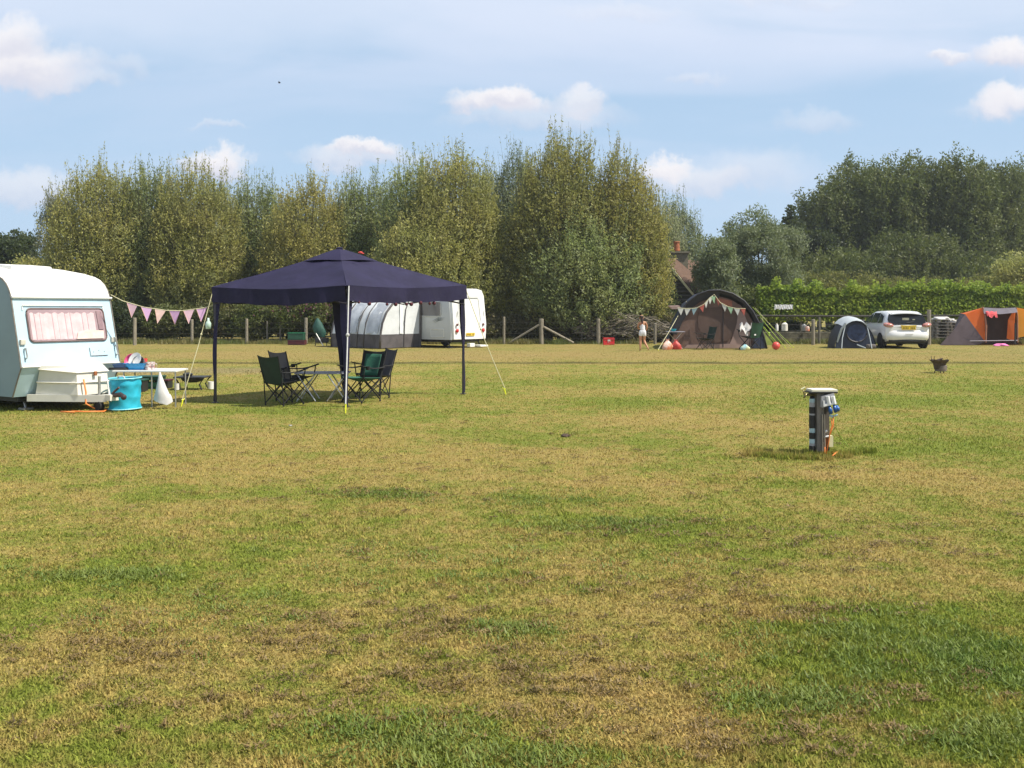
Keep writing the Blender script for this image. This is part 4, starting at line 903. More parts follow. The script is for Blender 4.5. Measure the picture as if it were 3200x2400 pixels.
# blue pop-up bin
pb = thing('pop_up_bin', 'bright turquoise pop-up cloth bin by the caravan hitch', 'bin', (gx(397, 15.5) - .0, 15.42, 0))
prof = []
for k in range(26):
    f_ = k / 25; z = .01 + .49 * f_; prof.append((.243 - .010 * abs(math.sin(f_ * math.pi * 2.5)), z))
mb = MB(); nseg = 40
mb.v = []; vs = []
for (r, z) in prof:
    for q in range(nseg):
        a = 2 * math.pi * q / nseg; rr = r + .006 * math.sin(a * 5 + z * 17) + .004 * math.sin(a * 9 - z * 31); vs.append((rr * math.cos(a), rr * math.sin(a), z + .012 * math.sin(a + 1) * z))
fs = [(i * nseg + q, i * nseg + (q + 1) % nseg, (i + 1) * nseg + (q + 1) % nseg, (i + 1) * nseg + q) for i in range(25) for q in range(nseg)]
fs.append(tuple(range(nseg - 1, -1, -1)))
mb.add(vs, fs); mb.build('body', MATS['bin_blue'], pb, smooth=True)
for z, r in ((.505, .25), (.02, .25)):
    mb = MB(); mb.tube([(r * math.cos(a), r * math.sin(a), z + .006 * math.sin(a + 1)) for a in [2 * math.pi * q / 32 for q in range(33)]], .010, 5, cap=False); mb.build('hoop', MATS['bin_rim'], pb)
mb = MB(); mb.lathe((0, 0, .42), [(.0001, 0), (.235, 0)], 30); mb.build('contents', MATS['cotton_white'], pb)
mb = MB(); mb.tube([(-.10, -.05, .49), (-.08, -.06, .535), (.0, -.06, .535), (.02, -.05, .49)], .012, 6); mb.build('carry_handle', MATS['cotton_white'], pb)
# low black fire table, pan, pots, boxes behind
ft = thing('fire_table', 'low black steel fire-pit table with curved apron on the grass', 'fire pit', (gx(602, 19.4), 19.4, 0))
mb = MB(); mb.rbox((0, 0, .245), (.62, .5, .025), .006); mb.build('top', MATS['black_plastic'], ft)
mb = MB(); mb.lathe((0, 0, 0), [(.0001, .13), (.10, .135), (.2, .17), (.24, .235)], 20); mb.build('bowl', MATS['black_plastic'], ft, smooth=True)
for sx in (-1, 1):
    for sy in (-1, 1):
        mb = MB(); mb.tube([(sx * .29, sy * .22, .24), (sx * .25, sy * .2, .19), (sx * .20, sy * .19, .10), (sx * (.18 if sx < 0 else .25), sy * .2, .0)], .016, 6); mb.build('leg', MATS['black_plastic'], ft)
dish('frying_pan', 'black pan standing on the low fire table', Vector((gx(587, 19.35), 19.35, .258)), [(.0001, 0), (.08, 0), (.10, .05), (.05, .075), (.0001, .08)], 'black_plastic', 'pan')
dish('white_pot', 'white pot on the grass just left of the low fire table', Vector((gx(553, 19.2), 19.2, 0)), [(.0001, 0), (.05, 0), (.055, .13), (.05, .13), (.045, .01), (.0001, .01)], 'crockery', 'pot')
dish('white_pot', 'white pot on the grass beside the left gazebo leg', Vector((gx(659, 19.4), 19.4, 0)), [(.0001, 0), (.06, 0), (.065, .15), (.06, .15), (.05, .01), (.0001, .01)], 'crockery', 'pot')
def crate(name, label, px, Y, d, m, z=0, cat='crate', rz=0, lid=None, slots=True, group=None):
    t = thing(name, label, cat, (gx(px, Y), Y, z), rz, group)
    X, Y_, H = d; mb = MB(); th = .02
    mb.box((0, 0, th / 2), (X, Y_, th))
    for s in (-1, 1):
        mb.box((s * (X / 2 - th / 2), 0, H / 2 + th / 2 + .001), (th, Y_, H - th)); 
        for z_, hh in (((H * .25), H * .36), ((H * .80), H * .34)) if slots else ((H / 2, H - .03),): mb.box((0, s * (Y_ / 2 - th / 2), z_ + .02), (X - 2 * th - .002, th, hh))
        if slots:
            for q in range(5): mb.box((-X / 2 + X * (q + .5) / 5, s * (Y_ / 2 - th / 2), H * .5), (X * .05, th * .8, H * .3))
    mb.build('box', MATS[m], t)
    mb = MB(); mb.rbox((0, 0, H), (X + .03, Y_ + .03, .03), .008) if lid else mb.tube([(-X / 2, -Y_ / 2, H), (X / 2, -Y_ / 2, H), (X / 2, Y_ / 2, H), (-X / 2, Y_ / 2, H), (-X / 2, -Y_ / 2, H)], .014, 5); mb.build('lid' if lid else 'rim', MATS[lid or m], t)
    return t
crate('storage_box', 'dark green storage box on the grass behind the kitchen table', 470, 19.6, (.50, .35, .24), 'dark_green_box', lid='dark_green_box', cat='box')
crate('storage_box', 'black box right of the dark green box behind the hanging bag', 512, 19.7, (.26, .3, .16), 'black_plastic', lid='crimson_box', cat='box')
crate('storage_box', 'low dark box behind the blue pop-up bin', 430, 18.9, (.3, .3, .22), 'black_plastic', lid='dark_green_box', cat='box')
# ------------------------------------------------------------------ modern caravan and awning, far behind the gazebo
A50 = math.radians(50); NR = Vector((math.sin(A50), -math.cos(A50), 0)); US = Vector((-NR.x, -NR.y, 0)); NS = Vector((-math.cos(A50), -math.sin(A50), 0))
C0 = Vector((gx(1410, 40), 40, 0))
mc = thing('modern_caravan', 'white modern caravan, its body toned grey as shade, with red tail lamps behind the gazebo', 'caravan', C0, math.atan2(US.y, US.x))
# local: x = along the side towards its front (away), +y ... choose NS side as +y?
YS = Vector((-US.y, US.x, 0)); sgn = 1 if YS.dot(NS) > 0 else -1     # local y of the visible side is sgn*0, body goes to -sgn
Wc, Lc, Z0, Z1 = 2.15, 6.0, .34, 2.42
def ml(x, d, z): return (x, -sgn * d, z)          # d = distance into the body from the visible side
mb = MB(); rows = []
sect = [(0, Z0), (-.0, .9), (.0, 2.20), (.05, 2.34), (.16, Z1 - .01), (Wc / 2, Z1 + .04), (Wc - .16, Z1 - .01), (Wc - .05, 2.34), (Wc, 2.2), (Wc, .9), (Wc, Z0), (0, Z0)]
rake = lambda z: .16 * ((z - .9) / 1.5) if z > .9 else .03 * (.9 - z)
xs_ = [0, .02, .10, 1.0, 3.0, 4.8, 5.6, 6.0]
for x in xs_:
    k = 1 if 0 < x < 5.5 else .985
    front = max(0, (x - 4.8) / 1.2)
    rows.append([ml(x + (rake(z) * (1 if x < .5 else 0) if x <= .1 else 0), Wc / 2 + (d - Wc / 2) * k, z if z < 1.2 else 1.2 + (z - 1.2) * (1 - .35 * front ** 1.6)) for d, z in sect])
mb.grid(rows)
mb.add(rows[0][:-1], [tuple(range(len(sect) - 1))]); mb.add(rows[-1][:-1], [tuple(range(len(sect) - 1))])
mb.build('body', MATS['van_white_shaded'], mc, smooth=True, angle=30)
# moulded white rear panel standing proud
def rr(d, z, o): return ml(-o + rake(z), d, z)
P = [(.06, .36), (.02, 1.0), (.04, 2.2), (.16, 2.44), (.5, 2.50), (Wc - .5, 2.50), (Wc - .16, 2.44), (Wc - .04, 2.2), (Wc - .02, 1.0), (Wc - .06, .36)]
mb = MB(); mb.add([rr(d, z, .10) for d, z in [(Wc / 2 + (d - Wc / 2) * .97, z) for d, z in P]] + [ml(.22 + rake(z), d + (-.015 if d < 1 else .015), z) for d, z in P], [tuple(range(9, -1, -1))] + [(i, (i + 1) % 10, 10 + (i + 1) % 10, 10 + i) for i in range(10)])
rp = mb.build('rear_panel', MATS['van_white'], mc, smooth=True, angle=40)
mb = MB(); mb.slab([rr(.45, 2.18, .112), rr(Wc - .45, 2.18, .112), rr(Wc - .45, 2.10, .112), rr(.45, 2.10, .112)], (-.01, 0, 0)); mb.build('window_line', MATS['van_line'], rp)
mb = MB(); mb.tube([rr(.45, 2.08, .115), rr(.40, 1.2, .115), rr(.55, .82, .115)], .012, 5); mb.tube([rr(Wc - .45, 2.08, .115), rr(Wc - .40, 1.2, .115), rr(Wc - .55, .82, .115)], .012, 5); mb.build('moulding', MATS['van_line'], rp)
mb = MB(); mb.rbox(rr(Wc / 2 - .45, 2.37, .12), (.03, .45, .05), .01); mb.build('brake_lamp', MATS['lamp_red'], mc)
for d in (.26, Wc - .26):
    mb = MB()
    for z, r in ((.72, .085),): mb.lathe(rr(d, z, .125), [(.0001, .03), (r * .7, .025), (r, 0), (r, -.02)], 14, Matrix.Rotation(math.radians(-90), 4, 'Y').to_quaternion())
    mb.build('tail_lamp', MATS['lamp_red'], mc, smooth=True)
    mb = MB(); mb.lathe(rr(d, .97, .122), [(.0001, .03), (.045, .02), (.06, -.02)], 12, Matrix.Rotation(math.radians(-90), 4, 'Y').to_quaternion()); mb.build('reverse_lamp', mat('lamp_smoke', (.14, .05, .05), .2, .2, 9), mc)
    mb = MB(); mb.slab([rr(d + .08, 1.55, .118), rr(d + .16, 1.62, .118), rr(d + .12, 1.45, .118), rr(d + .04, 1.30, .118)], (-.004, 0, 0)); mb.build('decal', MATS['van_line'], rp)
    mb = MB(); mb.box(rr(d, .80, .118), (.01, .14, .02)); mb.build('lamp_trim', MATS['decal_grey'], mc)
mb = MB(); mb.rbox(rr(Wc / 2, .56, .12), (.02, .52, .12), .004); pl = mb.build('number_plate', MATS['plate_yellow'], mc)
mb = MB()
for q in range(7):
    if q != 4: mb.box(rr(Wc / 2 - .20 + .065 * q, .56, .1335), (.004, .035, .07))
mb.build('plate_mark', mat('plate_ink', (.20, .13, .02), .6, .1, 6), pl)
# side window, locker flap, swoosh, skirt line
so_ = .012
def sd_(x, z, o=so_): return ml(x, -o, z)
def sslab(pts, m, name, par, o=so_, th=.01): mb = MB(); mb.slab([sd_(x, z, o) for x, z in pts], (0, sgn * th, 0)); return mb.build(name, MATS[m], par)
def rrp(x0, x1, z0, z1, r):
    out = []
    for cx, cz, a0 in ((x1 - r, z1 - r, 0), (x0 + r, z1 - r, 90), (x0 + r, z0 + r, 180), (x1 - r, z0 + r, 270)):
        for k in range(4): a = math.radians(a0 + 30 * k); out.append((cx + r * math.cos(a), cz + r * math.sin(a)))
    return out
wn = sslab(rrp(.62, 2.05, 1.35, 1.92, .07), 'glass_grey', 'window', mc)
R2 = rrp(.60, 2.07, 1.33, 1.94, .08); mb = MB(); mb.tube([sd_(x, z, .02) for x, z in R2 + [R2[0]]], .016, 5); mb.build('frame', MATS['van_line'], wn)
R2 = rrp(.42, 1.18, .45, .78, .03); mb = MB(); mb.tube([sd_(x, z, .01) for x, z in R2 + [R2[0]]], .012, 5); mb.build('locker_flap', MATS['white_paint'], mc)
for k_ in range(3): sslab([(.30 + .1 * k_, 1.26 - .05 * k_), (.75, 1.27 - .05 * k_), (1.15 - .1 * k_, 1.10 - .03 * k_), (.78, 1.235 - .055 * k_)], 'decal_grey', 'decal', mc, o=.008 + .002 * k_, th=.004)
mb = MB(); mb.box(ml(2.9, Wc / 2, .29), (5.4, Wc - .35, .12)); mb.build('chassis', MATS['black_plastic'], mc)
for d in (.14, Wc - .14):
    mb = MB(); mb.lathe(ml(2.25, d, .30), [(.0001, -.09), (.26, -.09), (.31, -.06), (.31, .06), (.26, .09), (.0001, .09)], 24, Matrix.Rotation(math.radians(90), 4, 'X').to_quaternion()); whl = mb.build('wheel', MATS['black_rubber'], mc)
    mb = MB(); mb.tube([ml(.35, d, .33), ml(.20, d, .03)], .028, 6); mb.box(ml(.20, d, .02), (.18, .18, .03)); mb.build('corner_steady', MATS['black_plastic'], mc)
mb = MB(); mb.rbox(ml(-.08, Wc - .5, .06), (.6, .5, .08), .02); mb.rbox(ml(-.1, Wc - 1.05, .1), (.2, .3, .16), .02); o = mb.build('levelling_ramp', MATS['white_paint'], mc)
# awning
aw = thing('awning', 'pale grey porch awning with curved dark poles and dark skirt on the modern caravan', 'awning', C0, math.atan2(US.y, US.x))
xa, xb, dp = 1.80, 4.85, 2.35      # along the side, and its depth out from the side
def al(x, d, z): return (x, sgn * d, z)
curve = [(dp, 0), (dp - .02, .55), (dp - .13, 1.05), (dp - .36, 1.50), (dp - .75, 1.90), (dp - 1.25, 2.15), (.02, 2.33)]
def cz(z):
    for (d0, z0), (d1, z1) in zip(curve, curve[1:]):
        if z <= z1: f_ = (z - z0) / (z1 - z0); return d0 + (d1 - d0) * f_
    return .02
mb = MB(); rows = []
nx = 22
def wrinkle(x, z): return .025 * math.sin(x * 6 + z * 4) * math.sin(z * 3) * (z < 2.2)
for z in [.58, .8, 1.05, 1.3, 1.5, 1.7, 1.9, 2.02, 2.15, 2.25, 2.33]: rows.append([al(xa + (xb - xa) * j / nx, cz(z) + wrinkle(j, z), z) for j in range(nx + 1)])
mb.grid(rows); mb.build('front_panel', MATS['awning_white'], aw, smooth=True)
mb = MB(); rows = []
for z in [0.02, .2, .4, .58]: rows.append([al(xa + (xb - xa) * j / nx, cz(z) + .01 + .03 * math.sin(j * 1.3) * (z < .3), z) for j in range(nx + 1)])
mb.grid(rows); mb.build('mud_wall', MATS['awning_grey'], aw, smooth=True)
for x in (xa, xb):
    mb = MB(); rows = []
    for z in [.58, .8, 1.05, 1.3, 1.5, 1.7, 1.9, 2.02, 2.15, 2.25, 2.32]: rows.append([al(x + (.02 * math.sin(j * 1.9 + z * 5) + .012 * math.sin(j * 4 - z * 7)) * math.sin(math.pi * j / 10), .03 + (cz(z) - .03) * j / 10, z) for j in range(11)])
    mb.grid(rows); sw = mb.build('side_panel', MATS['awning_white'], aw, smooth=True)
    mb = MB(); rows = []
    for z in [0.02, .2, .4, .58]: rows.append([al(x - .01 * (1 if x == xa else -1), .03 + (cz(z) - .03) * j / 10, z) for j in range(11)])
    mb.grid(rows); mb.build('mud_wall', MATS['awning_grey'], aw)
    mb = MB(); mb.tube([al(x - (.02 if x == xa else -.02), d, z) for d, z in curve], .045, 6); mb.build('pole', MATS['awning_pole'], aw, smooth=True)
    if x == xa:
        mb = MB(); mb.tube([al(x - .03, 1.02, .05), al(x - .03, .98, 1.0), al(x - .03, .92, 1.6), al(x - .03, .62, 2.2)], .022, 5); mb.build('zip', MATS['awning_pole'], sw)
        mb = MB(); mb.slab([al(x - .03, 1.08, .6), al(x - .03, 1.25, .6), al(x - .03, 1.25, 2.05), al(x - .03, 1.08, 2.1)], (-.004, 0, 0)); mb.build('door_strip', mat('awning_bright', (.78, .80, .80), .7, .05, 3), sw)
for x in (2.78, 3.2, 4.1):
    mb = MB(); mb.tube([al(x, d + .02, z) for d, z in curve], .026, 6); mb.build('pole', MATS['awning_pole'], aw, smooth=True)
for x0_, x1_ in ((1.92, 2.66), (3.30, 4.0)):
    mb = MB(); mb.grid([[al(x0_ + (x1_ - x0_) * j / 6, cz(z) + .035 + wrinkle(j * 2.3, z), z) for j in range(7)] for z in (.62, .9, 1.2, 1.5, 1.72, 1.88)]); mb.build('window', MATS['awning_window'], aw, smooth=True)
mb = MB(); mb.tube([al(xa - .03, .06, 0), al(xa - .03, .04, 2.3)], .05, 6); mb.build('draught_pad', MATS['awning_pole'], aw)
wguy = thing('storm_peg_rope', 'tan guy line from the awning left end down to the grass', 'rope', gp(1010, 1082) )
mb = MB(); mb.tube([Vector((0, 0, .02)), Vector((-.35, .2, .55))], .02, 5); mb.build('rope', MATS['crockery'], wguy)
# things by the fence left of the awning
crate('storage_crate', 'green lidded box on a dark crimson crate behind the gazebo', 927, 44.0, (.70, .5, .32), 'dark_green_box', .215, cat='box', lid='green_box', slots=False)
crate('storage_crate', 'dark crimson crate under the green lidded box', 929, 44.0, (.76, .5, .20), 'crimson_box', 0, cat='box', slots=False)
gt = thing('tarpaulin_bundle', 'green tarpaulin bundle standing left of the awning', 'bundle', (gx(1002, 42.5), 42.5, 0))
mb = MB(); rows = []
for k in range(9):
    f_ = k / 8; z = .55 + 1.15 * f_; r = .42 * math.sin(math.pi * min(.97, .25 + .7 * f_)) ; rows.append([(r * math.cos(a) * (1 + .12 * math.sin(3 * a + k)) - .25 * f_, r * .7 * math.sin(a), z) for a in [2 * math.pi * j / 12 for j in range(13)]])
mb.grid(rows); mb.build('tarpaulin', mat('tarp_green', (.02, .09, .07), .7, .4, 3, bump=.5, bscale=4), gt, smooth=True)
mb = MB(); mb.rbox((.1, 0, .35), (.9, .5, .30), .05); mb.tube([(-.3, 0, .3), (-.4, 0, .0)], .03, 5); mb.tube([(.4, 0, .3), (.45, 0, .0)], .03, 5); mb.build('base', MATS['black_plastic'], gt)
gt.scale = (.62, .62, .72)
# red crate by the fence
rc = crate('plastic_crate', 'bright red plastic crate on the grass between the fence and the child', 1902, 44.0, (.50, .36, .30), 'red_crate')
rc.scale = (1, 1, 1)
mb = MB(); mb.box((0, -.19, .21), (.12, .006, .05)); mb.box((-.04, -.19, .14), (.02, .006, .07)); mb.box((.04, -.19, .15), (.02, .006, .05)); mb.build('emblem', MATS['crockery'], rc)
# ------------------------------------------------------------------ child walking
def skin_mesh(name, chains, m, parent, sub=2):
    """chains: list of lists of (pos, radius); shared positions are merged"""
    vs, rs, es, idx = [], [], [], {}
    for ch in chains:
        prev = None
        for p, r in ch:
            k = tuple(round(c, 4) for c in p)
            if k not in idx: idx[k] = len(vs); vs.append(p); rs.append(r)
            if prev is not None and prev != idx[k]: es.append((prev, idx[k]))
            prev = idx[k]
    me = bpy.data.meshes.new(name); me.from_pydata(vs, es, []); o = bpy.data.objects.new(name, me); COL.objects.link(o)
    if parent is not None: o.parent = parent
    md = o.modifiers.new('skin', 'SKIN'); md.use_smooth_shade = True
    for i, v in enumerate(me.skin_vertices[0].data):
        r = rs[i]; v.radius = r if isinstance(r, tuple) else (r, r); v.use_root = (i == 0)
    s_ = o.modifiers.new('sub', 'SUBSURF'); s_.levels = sub; s_.render_levels = sub
    me.materials.append(MATS[m]); return o
mat('skin', (.52, .25, .14), .6, .08, 6); mat('hair_dark', (.045, .022, .015), .7, .3, 30, stretch=(1, 1, .2))
mat('short_white', (.76, .76, .80), .85, .06, 9); mat('halter_red', (.60, .14, .12), .8, .1, 9)
pr = thing('person', 'child in white shorts and sleeveless top walking left away from the camera', 'person', (gx(2008, 37.6), 37.6, 0), math.radians(0), scale=1.02)
# local: facing -x,+y (walking left and away). height ~1.38
pel = (0, 0, .72)
def hand(wr, d, sx):
    wr = Vector(wr); d = Vector(d).normalized(); side = Vector((0, 1, 0)); ch = []
    palm = wr + d * .05; ch.append([(tuple(wr), .018), (tuple(palm), (.012, .024))])
    for i, (off, ln) in enumerate(((-.022, .050), (-.008, .058), (.008, .055), (.022, .044))):
        a = palm + side * off + d * .018; curl = Vector((sx * .012, 0, 0)); ch.append([(tuple(palm), (.012, .024)), (tuple(a), .0075), (tuple(a + d * ln * .5 + curl * .4), .007), (tuple(a + d * ln * .9 + curl * 1.6), .0055)])
    th_ = wr + d * .025; ch.append([(tuple(wr), .018), (tuple(th_ + side * -.03), .008), (tuple(th_ + side * -.045 + d * .03), .007)])
    return ch
chs = [[(pel, (.105, .08)), ((0, 0, .84), (.088, .07)), ((-.01, .0, .98), (.105, .072)), ((-.01, 0, 1.08), (.085, .06)), ((-.015, 0, 1.13), .040), ((-.02, 0, 1.17), .038), ((-.03, .005, 1.24), (.075, .085)), ((-.035, .01, 1.32), (.072, .085)), ((-.03, .01, 1.37), (.04, .05))],
       [((-.01, 0, 1.08), (.085, .06)), ((-.13, .0, 1.08), .040), ((-.18, .01, .92), .032), ((-.15, .12, .84), .024), ((-.13, .17, .83), .018)],
       [((-.01, 0, 1.08), (.085, .06)), ((.12, .0, 1.08), .040), ((.18, .02, .92), .032), ((.17, .10, .80), .024), ((.15, .15, .77), .018)],
       [(pel, (.105, .08)), ((-.065, 0, .66), .080), ((-.08, .02, .38), .052), ((-.085, 0, .22), .045), ((-.085, -.01, .07), .028), ((-.085, .0, .035), .030), ((-.11, .10, .02), (.028, .018))],
       [(pel, (.105, .08)), ((.065, 0, .66), .080), ((.06, .05, .39), .052), ((.12, -.03, .24), .044), ((.19, -.10, .11), .027), ((.20, -.11, .08), .028), ((.205, -.04, .015), (.026, .018))]]
chs += hand((-.13, .17, .83), (.3, .8, .0), 1) + hand((.15, .15, .77), (-.2, .8, -.2), -1)
body_p = skin_mesh('body', chs, 'skin', pr)
skin_mesh('shorts', [[((0, 0, .86), (.106, .088)), ((0, 0, .71), (.118, .096))], [((0, 0, .71), (.118, .096)), ((-.068, 0, .64), (.088, .092)), ((-.075, .01, .52), (.075, .08))], [((0, 0, .71), (.118, .096)), ((.068, 0, .64), (.088, .092)), ((.066, .03, .52), (.075, .08))]], 'short_white', pr)
skin_mesh('vest', [[((0, 0, .78), (.108, .09)), ((0, 0, .80), (.106, .088)), ((0, 0, .88), (.099, .08)), ((-.01, .0, 1.0), (.108, .078)), ((-.01, .0, 1.06), (.07, .068))]], 'short_white', pr)
skin_mesh('halter_straps', [[((-.045, -.058, 1.0), .012), ((-.04, -.062, 1.08), .012), ((-.03, -.04, 1.14), .012)], [((.035, -.058, 1.0), .012), ((.02, -.062, 1.08), .012), ((-.01, -.04, 1.14), .012)], [((-.10, -.03, 1.02), .02), ((-.105, -.01, 1.09), .02)], [((.09, -.03, 1.02), .02), ((.095, -.01, 1.09), .02)]], 'halter_red', pr, 1)
skin_mesh('hair', [[((-.03, -.01, 1.20), (.070, .060)), ((-.035, -.012, 1.29), (.086, .092)), ((-.032, -.005, 1.355), (.07, .08))], [((-.03, -.01, 1.20), (.070, .060)), ((-.02, -.07, 1.13), (.045, .025)), ((-.015, -.085, 1.03), (.02, .012))]], 'hair_dark', pr)
mb = MB(); mb.tube([(-.045, .10, 1.255), (-.05, .118, 1.235), (-.048, .10, 1.225)], .010, 6); mb.build('nose', MATS['skin'], body_p)
for s in (-1, 1):
    mb = MB(); mb.ball((-.042 + s * .03, .088, 1.265), .010, 8); mb.build('eye', MATS['crockery'], body_p)
    mb = MB(); mb.ball((-.035 + s * .082, .01, 1.25), .016, 8, (.5, 1, 1.5)); mb.build('ear', MATS['skin'], body_p)
mb = MB(); mb.tube([(-.065, .093, 1.20), (-.045, .098, 1.197), (-.025, .093, 1.20)], .005, 5); mb.build('mouth', MATS['halter_red'], body_p)
# ------------------------------------------------------------------ big tunnel tent
mat('tent_black', (.022, .022, .030), .6, .3, 2, bump=.3, bscale=3); mat('tent_navy', (.020, .032, .070), .6, .3, 2, bump=.3, bscale=3)
mat('tent_sheen_shading', (.17, .22, .33), .5, .3, 2.2); mat('tent_brown', (.175, .105, .08), .75, .3, 1.6, bump=.5, bscale=3)  # first colour: lighter navy for the painted hood sheen and arch shading
mat('tent_brown_dark', (.12, .072, .055), .75, .3, 1.6, bump=.4, bscale=3); mat('tent_taupe', (.36, .25, .22), .75, .2, 1.6, bump=.4, bscale=3)
TY = 39.6
def arch(pts, Y0, x0): return [Vector((gx(px, Y0) - x0, 0, CH + (HZ - py) / FPX * Y0)) for px, py in pts]
tx = gx(2240, TY)
bt = thing('tunnel_tent', 'large brown and black tunnel tent with curved hood, bunting across its mouth', 'tent', (tx, TY, 0))
ap = arch([(2083, 1092), (2096, 1040), (2118, 990), (2145, 948), (2180, 920), (2215, 908), (2250, 907), (2290, 918), (2325, 940), (2352, 972), (2372, 1010), (2386, 1050), (2396, 1092)], TY, tx)
for p in ap: p.z = max(0, p.z) if p.z > .1 else 0
def scl(P, k, kz, dx=0): return [Vector((p.x * k + dx, p.y, p.z * kz)) for p in P]
hood = [(0, 1, 1, 0), (.45, .99, .985, 0), (1.2, 1.0, 1.0, .05), (2.4, .99, .98, .25), (3.6, .96, .93, .4), (4.6, .80, .70, .4), (5.2, .45, .35, .4)]
mb = MB(); rows = []
for (y, k, kz, dx) in hood: rows.append([p + Vector((0, y, 0)) for p in scl(ap, k, kz, dx)])
mb.grid(rows); mb.build('shell', MATS['tent_navy'], bt, smooth=True)
# hood lining stripes: dark band on the arch, grey-blue sheen painted as an added strip on the right
mb = MB(); mb.tube(ap, .045, 6); mb.build('arch_pole', MATS['tent_black'], bt, smooth=True)
mb = MB(); inn = scl(ap, .90, .93, .0); rows = [ap, [p + Vector((0, .08, 0)) for p in inn]]
mb.grid([[p for p in ap[1:7]], [p + Vector((0, .12, 0)) for p in scl(ap, .86, .86, 0)[1:7]]]); mb.build('hood_band', MATS['tent_black'], bt, smooth=True)
mb = MB(); mb.grid([[p + Vector((0, -.015, 0)) for p in ap[6:12]], [p + Vector((0, .05, 0)) for p in scl(ap, .95, .95, 0)[6:12]]]); mb.build('hood_band', MATS['tent_black'], bt, smooth=True)
mb = MB(); mb.grid([[p + Vector((.0, -.01, 0)) for p in scl(ap, 1.0, 1.0, .03)[8:12]], [p + Vector((.05, .25, .03)) for p in scl(ap, 1.0, 1.0, .03)[8:12]]]); mb.build('painted_sheen', MATS['tent_sheen_shading'], bt, smooth=True)
wallp = [p + Vector((0, .20, 0)) for p in scl(ap, .93, .90, .0)]
mb = MB(); cc_ = Vector((0, .20, 0)); mb.add(wallp + [Vector((p.x, p.y + .02, p.z)) for p in wallp], [tuple(range(len(wallp))), tuple(reversed(range(len(wallp), 2 * len(wallp))))]); mb.build('front_wall', MATS['tent_brown'], bt)
def tpx(pts, dy): return [Vector((gx(px, TY) - tx, dy, max(.01, CH + (HZ - py) / FPX * TY))) for px, py in pts]
mb = MB(); mb.slab(tpx([(2185, 978), (2215, 962), (2260, 958), (2300, 962), (2308, 990), (2300, 1030), (2280, 1065), (2240, 1072), (2200, 1055), (2183, 1020)], .165), (0, .02, 0)); mb.build('door_flap', MATS['tent_brown_dark'], bt)
mb = MB(); mb.tube(tpx([(2262, 960), (2262, 1085)], .15), .015, 5); mb.build('zip', MATS['tent_black'], bt)
mb = MB(); mb.slab(tpx([(2310, 965), (2330, 985), (2345, 1020), (2352, 1088), (2278, 1090), (2290, 1060), (2306, 1010)], .175), (0, .015, 0)); mb.build('side_flap', MATS['tent_taupe'], bt)
mb = MB(); mb.slab(tpx([(2150, 1078), (2300, 1074), (2340, 1080), (2340, 1092), (2140, 1092)], .15), (0, .015, 0)); mb.build('groundsheet_lip', MATS['tent_taupe'], bt)
mb = MB(); mb.slab(tpx([(2360, 1050), (2384, 1052), (2396, 1090), (2352, 1092)], -.02), (0, .03, 0)); mb.build('corner_panel', MATS['tent_navy'], bt)
mb = MB(); mb.slab(tpx([(2205, 925), (2180, 940), (2150, 985), (2140, 975), (2165, 935), (2195, 915)], .14), (0, .02, 0)); mb.build('arch_shading', MATS['tent_sheen_shading'], bt)  # grey-navy shading inside the arch, painted as an added slab
mb = MB(); mb.slab(tpx([(2245, 930), (2290, 940), (2292, 958), (2250, 950)], .17), (0, .015, 0)); mb.build('vent_panel', mat('tent_terracotta', (.35, .13, .08), .8, .2, 3), bt)
mb = MB(); mb.slab(tpx([(2384, 1012), (2402, 1035), (2438, 1082), (2402, 1080)], .9), (0, .015, 0)); mb.build('side_skirt', mat('fly_green', (.38, .46, .10), .7, .3, 5), bt)
for (a, b_, r, m_) in [((2120, 985), (2057, 1094), .012, 'rope_pale'), ((2145, 942), (2097, 1082), .016, 'rope_pale'), ((2360, 962), (2470, 1082), .009, 'rope_pale'), ((2375, 990), (2455, 1088), .012, 'rope_green'), ((2378, 1010), (2440, 1086), .016, 'rope_green'), ((2384, 1022), (2432, 1082), .013, 'rope_green'), ((2352, 960), (2480, 1078), .009, 'rope_green')]:
    pb_ = gp(b_[0], max(b_[1], 1078)); guy(bt, at(a[0], a[1], TY), Vector((gx(b_[0], min(pb_.y, 40.5)), min(pb_.y, 40.5), 0)), r, m=m_, peg='peg_yellow', lift=.02)
mb = MB(); mb.slab([at(2092, 957, TY), at(2125, 956, TY), at(2128, 966, TY), at(2100, 966, TY)], (0, .5, .02)); tag(mb.build('canopy_corner', MATS['tent_taupe']), 'pale canopy corner sticking out left of the big tent', 'canopy')  # pale canopy item beside the tent, holds no lamp
P_ = [at(2118, 962, TY - .15), at(2145, 964, TY - .18), at(2175, 963, TY - .2), at(2198, 952, TY - .2), at(2218, 930, TY - .15), at(2232, 920, TY - .1), at(2250, 945, TY - .15), at(2275, 958, TY - .15), at(2300, 964, TY - .15), at(2330, 964, TY - .15)]
bunting('tent_bunting', 'string of white, red and green pennants across the mouth of the big brown tent', P_, [.035, .125, .215, .315, .40, .475, .52, .60, .715, .80, .89, .975],
        ['bunting_white', 'bunting_white', 'bunting_blue', 'bunting_red', 'bunting_white', 'bunting_white', 'bunting_green', 'bunting_red', 'bunting_white', 'bunting_green', 'bunting_white', 'bunting_red'], fl=.30, fw=.27, r=.012)
camp_chair('dark folding chair in the middle of the big tent mouth', (gx(2205, 38.9), 38.9, 0), math.radians(200), 'chair_olive', 'chair_black', 'folding chairs by the big brown tent', 1.05)
camp_chair('green folding chair heaped with white clothes at the right of the big tent', (gx(2345, 38.7), 38.7, 0), math.radians(120), 'dark_green_box', 'chair_black', 'folding chairs by the big brown tent', 1.25)
